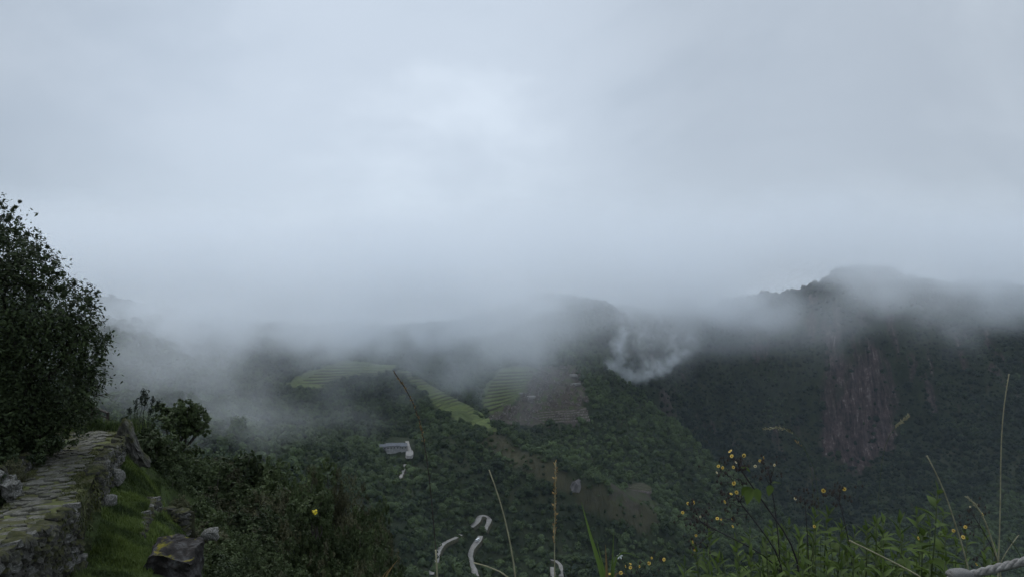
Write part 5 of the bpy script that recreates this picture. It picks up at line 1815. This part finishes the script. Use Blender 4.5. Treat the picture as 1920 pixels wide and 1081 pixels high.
def blade(root, base, pxs, Y, w, mat, twist=0.0):
    q = np.array([P(x, y, Y) for x, y in pxs])
    d = np.concatenate([[0], np.cumsum(np.linalg.norm(np.diff(q, axis=0), axis=1))])
    n = 16
    t = np.linspace(0, d[-1], n)
    s = np.stack([np.interp(t, d, q[:, k]) for k in range(3)], 1)
    for _ in range(3):
        s[1:-1] = (s[:-2] + 2 * s[1:-1] + s[2:]) / 4
    tg = np.gradient(s, axis=0)
    tg /= np.linalg.norm(tg, axis=1)[:, None]
    sd = np.cross(tg, np.array((math.sin(twist), -math.cos(twist), 0.25)))
    sd /= np.linalg.norm(sd, axis=1)[:, None]
    ww = (w * Y / F * np.interp(np.linspace(0, 1, n), [0, 0.3, 0.7, 1], [0.7, 1, 0.7, 0.03]))[:, None]
    rib = np.cross(tg, sd) * ww * 0.35
    v = np.stack([s - sd * ww, s + rib, s + sd * ww], 1).reshape(-1, 3) - base
    f = []
    for k in range(n - 1):
        a = 3 * k
        f += [(a, a + 1, a + 4, a + 3), (a + 1, a + 2, a + 5, a + 4)]
    me = mesh_from("blade", v, f, mat, True)
    attr(me, "tint", np.repeat(np.linspace(0.3, 0.9, n), 3))
    return obj("blade", me, root)


b1 = P(1140, 1300, 1.9)
b1[2] = float(zn(b1[0], b1[1]))
tuft = empty("grass_tuft", tuple(b1))
tag(tuft, "tuft of broad green and withered grass blades at the bottom centre", "grass tuft")
blade(tuft, b1, [(1140, 1300), (1136, 1090), (1122, 1050), (1108, 1010), (1096, 960), (1090, 940)], 1.9, 6, BLADE)
blade(tuft, b1, [(1140, 1300), (1140, 1085), (1128, 1055), (1118, 1010)], 1.9, 3.5, BLADE)
blade(tuft, b1, [(1140, 1300), (1148, 1085), (1150, 1050), (1152, 1025), (1165, 1022), (1180, 1028), (1198, 1045)], 1.9, 5, BLADE, 0.5)
blade(tuft, b1, [(1140, 1300), (1147, 1080), (1148, 1040), (1153, 1010), (1150, 992)], 1.9, 3.5, BLADE)
blade(tuft, b1, [(1140, 1300), (1138, 1085), (1137, 1050), (1135, 1020)], 1.88, 5.5, BLADE_B)
blade(tuft, b1, [(1140, 1300), (1146, 1085), (1152, 1062), (1165, 1060), (1176, 1076)], 1.88, 4, BLADE_B, 0.4)
b2 = P(720, 1300, 1.5)
b2[2] = float(zn(b2[0], b2[1]))
tuft2 = empty("grass_tuft", tuple(b2))
tag(tuft2, "few reddish withered blades poking up at the bottom edge below the thicket", "grass tuft")
blade(tuft2, b2, [(720, 1300), (715, 1090), (728, 1066), (748, 1046)], 1.5, 5, BLADE_B)
blade(tuft2, b2, [(705, 1300), (706, 1092), (716, 1076), (732, 1062)], 1.5, 4, BLADE_B)
# one white star flower
b3 = P(1162, 1300, 1.95)
b3[2] = float(zn(b3[0], b3[1]))
wf = empty("white_flower", tuple(b3))
tag(wf, "tiny white star shaped flower beside the broad grass blades", "flower")
obj("stem", tubes_mesh("stem", [tube(np.array([b3, P(1176, 1080, 1.95), P(1168, 1052, 1.95), P(1162, 1043, 1.95)]) - b3, (0.0012, 0.001, 0.0008, 0.0006), 5)], STEM_G), wf)
WPET = noise_mat("white_petals", [(0.3, (0.6, 0.62, 0.62)), (0.7, (0.75, 0.77, 0.78))], 60, 3, 0.6, 0.2, coord="Generated")
for k in range(5):
    a = k * 2 * math.pi / 5 + 0.3
    c, s = math.cos(a), math.sin(a)
    v = [(0, 0, 0), (c * 0.6 - s * 0.28, 0.05, s * 0.6 + c * 0.28), (c * 1.1, -0.12, s * 1.1), (c * 0.6 + s * 0.28, 0.05, s * 0.6 - c * 0.28)]
    o = obj("petal", mesh_from("petal", np.array(v) * 0.0085, [(0, 1, 2, 3)], WPET), wf)
    o.location = Vector(P(1162, 1042, 1.945)) - Vector(b3)

# rope barrier along the edge of the viewpoint
ROPE = noise_mat("grey_hemp_rope", [(0.3, (0.09, 0.086, 0.08)), (0.55, (0.2, 0.195, 0.185)), (0.8, (0.36, 0.35, 0.33))], 90, 6, 0.95, 0.1, 0.6, 260, dist=0.004)
ra, rb_ = P(2150, 985, 1.32), P(1772, 1081, 1.5)
rbase = P(2150, 985, 1.32)
rbase[2] = float(zn(rbase[0], rbase[1]))
barrier = empty("rope_barrier", tuple(rbase))
tag(barrier, "thick grey twisted rope strung along the viewpoint's edge", "rope")
keys = np.array([ra, P(2000, 1028, 1.38), P(1920, 1052, 1.42), P(1870, 1064, 1.45), P(1820, 1077, 1.48), P(1770, 1090, 1.5), P(1640, 1135, 1.56), P(1450, 1200, 1.62), P(1250, 1290, 1.68)])
dk = np.concatenate([[0], np.cumsum(np.linalg.norm(np.diff(keys, axis=0), axis=1))])
tk = np.linspace(0, dk[-1], 260)
ax_ = np.stack([np.interp(tk, dk, keys[:, k]) for k in range(3)], 1)
for _ in range(40):
    ax_[1:-1] = (ax_[:-2] + 2 * ax_[1:-1] + ax_[2:]) / 4
for s in range(3):
    ph = tk / 0.05 * 2 * math.pi + s * 2 * math.pi / 3
    rr = 0.0040
    c = ax_ + np.stack([np.zeros_like(ph), np.cos(ph) * rr, np.sin(ph) * rr], 1)
    obj("strand", tubes_mesh("strand", [tube(c - rbase, np.full(len(c), 0.0052), 8)], ROPE), barrier)
kc = P(1800, 1076, 1.47)
kn = obj("knot", rock_mesh("knot", 77, 4, 0.2, ROPE, 0.2, True), barrier)
kn.location = Vector(kc) - Vector(rbase)
kn.scale = (0.024, 0.014, 0.011)
for e_ in (ra, keys[-1]):
    g_ = float(zn(e_[0], e_[1]))
    pole("post", (e_[0], e_[1], g_ - 0.3), (e_[0], e_[1], e_[2] + 0.03), 0.03, WOOD, barrier, rbase)
# ---------------------------------------------------------------- haze and fog
def volume_mat(name, density, color=(0.95, 0.97, 1.0), aniso=0.2, grid=False):
    m = bpy.data.materials.new(name)
    m.use_nodes = True
    t = m.node_tree
    t.nodes.clear()
    o = N(t, "ShaderNodeOutputMaterial")
    v = N(t, "ShaderNodeVolumePrincipled")
    v.inputs["Color"].default_value = (*color, 1)
    v.inputs["Density"].default_value = density
    v.inputs["Anisotropy"].default_value = aniso
    v.inputs["Density Attribute"].default_value = "density" if grid else ""
    t.links.new(v.outputs[0], o.inputs["Volume"])
    return m


HAZE_D = 0.000022
haze = tag(obj("haze", box_mesh("haze", (-4100, -120, float(ZT.min()) - 2.0), (4300, 6300, max(280.0, float(ZT.max())) + 20.0), volume_mat("thin_mist", HAZE_D, (0.74, 0.87, 1.0), 0.0))), kind="stuff")


def fog_bank(name, label, lo, hi, res, density, builder, aniso=0.3, color=(0.885, 0.925, 0.965)):
    """a bank of cloud: a voxel grid whose density comes from a field in world space"""
    me = bpy.data.meshes.new(name)
    me.from_pydata([lo, hi], [], [])
    mat = volume_mat(name, density, color, aniso, grid=True)
    mat.cycles.volume_step_rate = 1.0
    me.materials.append(mat)
    o = tag(obj(name, me), label, "fog", kind="stuff")
    g = bpy.data.node_groups.new(name, 'GeometryNodeTree')
    g.interface.new_socket("Geometry", in_out='INPUT', socket_type='NodeSocketGeometry')
    g.interface.new_socket("Geometry", in_out='OUTPUT', socket_type='NodeSocketGeometry')
    out = N(g, "NodeGroupOutput")
    vc = N(g, "GeometryNodeVolumeCube")
    vc.inputs["Min"].default_value = lo
    vc.inputs["Max"].default_value = hi
    for ax, l, h in zip("XYZ", lo, hi):
        vc.inputs["Resolution " + ax].default_value = max(8, int((h - l) / res))
    sm = N(g, "GeometryNodeSetMaterial")
    sm.inputs["Material"].default_value = mat
    g.links.new(builder(g, lo, hi), vc.inputs["Density"])
    g.links.new(vc.outputs[0], sm.inputs[0])
    g.links.new(sm.outputs[0], out.inputs[0])
    o.modifiers.new("fog", 'NODES').node_group = g
    return o


class Fld:
    """tiny helper to write scalar fields with nodes"""
    def __init__(s, g):
        s.g = g
        s.pos = N(g, "GeometryNodeInputPosition").outputs[0]
        sp = N(g, "ShaderNodeSeparateXYZ")
        g.links.new(s.pos, sp.inputs[0])
        s.x, s.y, s.z = sp.outputs

    def m(s, op, a, b=None, c=None):
        n = N(s.g, "ShaderNodeMath", operation=op)
        for k, v in enumerate((a, b, c)):
            if v is None:
                continue
            if isinstance(v, (int, float)):
                n.inputs[k].default_value = v
            else:
                s.g.links.new(v, n.inputs[k])
        return n.outputs[0]

    def ss(s, v, a, b, lo=0.0, hi=1.0):
        n = N(s.g, "ShaderNodeMapRange", interpolation_type='SMOOTHSTEP')
        s.g.links.new(v, n.inputs[0])
        for k, w in zip((1, 2, 3, 4), (a, b, lo, hi)):
            n.inputs[k].default_value = w
        return n.outputs[0]

    def noise(s, size, detail=4, rough=0.55, off=(0, 0, 0), dist=0.0, sq=(1, 1, 1)):
        mpn = N(s.g, "ShaderNodeVectorMath", operation='MULTIPLY_ADD')
        mpn.inputs[1].default_value = tuple(q / size for q in sq)
        mpn.inputs[2].default_value = off
        s.g.links.new(s.pos, mpn.inputs[0])
        n = N(s.g, "ShaderNodeTexNoise", i_Scale=1.0, i_Detail=detail, i_Roughness=rough, i_Distortion=dist)
        s.g.links.new(mpn.outputs[0], n.inputs["Vector"])
        return n.outputs[0]          # about 0.5 +- 0.2

    def blob(s, c, r):
        """1 at the centre of an ellipsoid, 0 at its edge"""
        n = N(s.g, "ShaderNodeVectorMath", operation='SUBTRACT')
        s.g.links.new(s.pos, n.inputs[0])
        n.inputs[1].default_value = c
        d = N(s.g, "ShaderNodeVectorMath", operation='DIVIDE')
        s.g.links.new(n.outputs[0], d.inputs[0])
        d.inputs[1].default_value = r
        ln = N(s.g, "ShaderNodeVectorMath", operation='LENGTH')
        s.g.links.new(d.outputs[0], ln.inputs[0])
        return s.m('MAXIMUM', s.m('SUBTRACT', 1.0, ln.outputs["Value"]), 0.0)


def deck(g, lo, hi):
    f = Fld(g)
    big = f.m('MULTIPLY_ADD', f.noise(330, 3, 0.5, (3.1, 0.7, 0)), 560.0, -280.0)
    mid = f.m('MULTIPLY_ADD', f.noise(120, 5, 0.62, (0.3, 5.1, 2), 0.8), 360.0, -180.0)
    h = f.m('ADD', f.m('ADD', f.z, big), mid)
    h = f.m('ADD', h, f.ss(f.x, 220.0, 700.0, 40.0, -112.0))
    h = f.m('MULTIPLY_ADD', f.blob((165.0, 1620.0, -220.0), (210.0, 480.0, 400.0)), -190.0, h)      # a gap where the wooded peak shows
    base = f.ss(h, -210.0, -118.0)
    top = f.ss(f.m('ADD', f.z, f.m('MULTIPLY', big, -0.6)), -130.0, 110.0, 1.0, 0.0)
    near = f.ss(f.m('MULTIPLY_ADD', big, 1.2, f.y), 1050.0, 1420.0)
    edge = f.ss(f.y, 2600.0, 2850.0, 1.0, 0.0)
    d = f.m('MULTIPLY', f.m('MULTIPLY', base, top), f.m('MULTIPLY', near, edge))
    tex = f.ss(f.noise(240, 5, 0.6, (8.0, 1.0, 4)), 0.32, 0.62, 0.35, 1.0)
    return f.m('MULTIPLY', d, tex)


fog_bank("cloud_deck", "low grey cloud base hiding the mountain tops", (-1700, 1000, -330), (2100, 2850, 260), 20.0, 0.0052, deck)


def wisps(blobs, size, lo_t, hi_t, off, sq=(1, 1, 1), k=2.4):
    """ragged shreds: noise eats into soft ellipsoids"""
    def build(g, lo, hi):
        f = Fld(g)
        tot = None
        for c, r, a in blobs:
            b = f.m('MULTIPLY', f.ss(f.blob(c, r), 0.0, 0.85), a)
            tot = b if tot is None else f.m('MAXIMUM', tot, b)
        n = f.noise(size, 6, 0.62, off, 1.2, sq)
        v = f.m('ADD', tot, f.m('MULTIPLY_ADD', n, k, -0.5 * k))
        return f.m('MULTIPLY', f.m('MULTIPLY', f.ss(v, lo_t, hi_t), f.ss(tot, 0.0, 0.35)), f.m('MULTIPLY_ADD', tot, 0.6, 0.4))
    return build


def wb(px, py, Y, rx, ry, rz, a=1.0):
    return (tuple(P(px, py, Y)), (rx, ry, rz), a)


def bounds(bl):
    lo = tuple(min(c[i] - r[i] for c, r, a in bl) for i in range(3))
    hi = tuple(max(c[i] + r[i] for c, r, a in bl) for i in range(3))
    return lo, hi


bl = [wb(330, 730, 820, 190, 200, 100, 0.8), wb(430, 790, 760, 120, 150, 60, 0.9), wb(590, 790, 840, 130, 120, 45, 0.6), wb(300, 640, 950, 260, 220, 120, 0.9), wb(560, 640, 1150, 300, 200, 70, 0.7), wb(700, 800, 900, 90, 80, 30, 0.45)]
lo, hi = bounds(bl)
fog_bank("fog_wisp", "grey fog drifting up the slope behind the small round tree", lo, hi, 11.0, 0.0045, wisps(bl, 90, 0.3, 1.2, (1, 2, 3), (1, 1, 1.5), 3.4))
bl = [wb(850, 700, 1330, 150, 150, 90, 0.85), wb(800, 660, 1380, 240, 150, 90, 0.9), wb(980, 660, 1480, 160, 100, 65, 0.85), wb(880, 745, 1260, 90, 60, 45, 0.6), wb(620, 670, 1380, 160, 90, 45, 0.6)]
lo, hi = bounds(bl)
fog_bank("fog_wisp", "pale fog filling the hollow between the terraced strip and the ruins", lo, hi, 11.0, 0.0055, wisps(bl, 80, 0.2, 1.1, (4, 2, 1), (1, 1, 1), 3.4))
bl = []
for stroke, rr, am in (([(1168, 622), (1160, 645), (1163, 665), (1155, 685)], 21, 0.95), ([(1148, 684), (1170, 700), (1195, 706), (1220, 700), (1245, 686), (1268, 670), (1290, 652)], 23, 1.0),
                       ([(1178, 634), (1200, 640), (1222, 634)], 12, 0.5), ([(1215, 690), (1250, 672)], 26, 0.7), ([(1270, 640), (1300, 630)], 46, 0.6), ([(1190, 600), (1230, 640)], 62, 0.5), ([(1180, 690), (1250, 690)], 48, 0.5)):
    for (a0, b0), (a1, b1) in zip(stroke[:-1], stroke[1:]):
        for u in (0.0, 0.5):
            bl.append(wb(a0 + (a1 - a0) * u, b0 + (b1 - b0) * u, 1600, rr * 1.5, 45, rr * 1.25, am))
lo, hi = bounds(bl)
fog_bank("fog_wisp", "bright ragged wisp of cloud curling beside the forested peak", lo, hi, 4.0, 0.026, wisps(bl, 27, 0.15, 1.6, (7, 5, 3), (1, 1, 1), 4.4))
bl = [wb(1400, 580, 2100, 280, 150, 120, 1.1), wb(1300, 550, 1900, 320, 220, 110, 1.2), wb(1455, 545, 2150, 130, 100, 70, 0.8), wb(1630, 490, 2240, 260, 80, 44, 1.1), wb(1770, 515, 2280, 220, 90, 44, 1.1), wb(1450, 525, 2300, 160, 80, 50, 1.2), wb(1560, 520, 2260, 130, 80, 60, 1.0), wb(1900, 520, 2300, 160, 90, 40, 0.9)]
lo, hi = bounds(bl)
fog_bank("fog_wisp", "soft cloud clinging to the upper slopes of the cliff mountain", lo, hi, 16.0, 0.006, wisps(bl, 140, 0.2, 1.0, (2, 9, 3)))
bl = [wb(200, 600, 1250, 230, 160, 80, 1.0), wb(400, 610, 1300, 230, 160, 85, 1.0), wb(620, 612, 1350, 230, 160, 80, 1.0), wb(840, 615, 1450, 210, 160, 80, 0.95), wb(1000, 570, 1600, 170, 160, 50, 0.7), wb(700, 640, 1420, 160, 120, 40, 0.5)]
lo, hi = bounds(bl)
fog_bank("fog_wisp", "ragged grey cloud hem hanging over the terraces and hiding the ridge behind", lo, hi, 10.0, 0.011, wisps(bl, 68, 0.25, 1.2, (5, 1, 8), (1, 1, 1.2), 4.6))
bl = [wb(1480, 610, 1950, 330, 160, 130, 0.9), wb(1700, 560, 2050, 300, 130, 80, 0.6), wb(1330, 620, 1850, 260, 150, 110, 1.2), wb(1880, 600, 2050, 200, 120, 90, 0.6)]
lo, hi = bounds(bl)
fog_bank("mist_veil", "thin bluish mist veiling the upper cliffs of the far mountain", lo, hi, 18.0, 0.0024, wisps(bl, 190, 0.0, 1.0, (3, 3, 3), (1, 1, 1), 1.6))
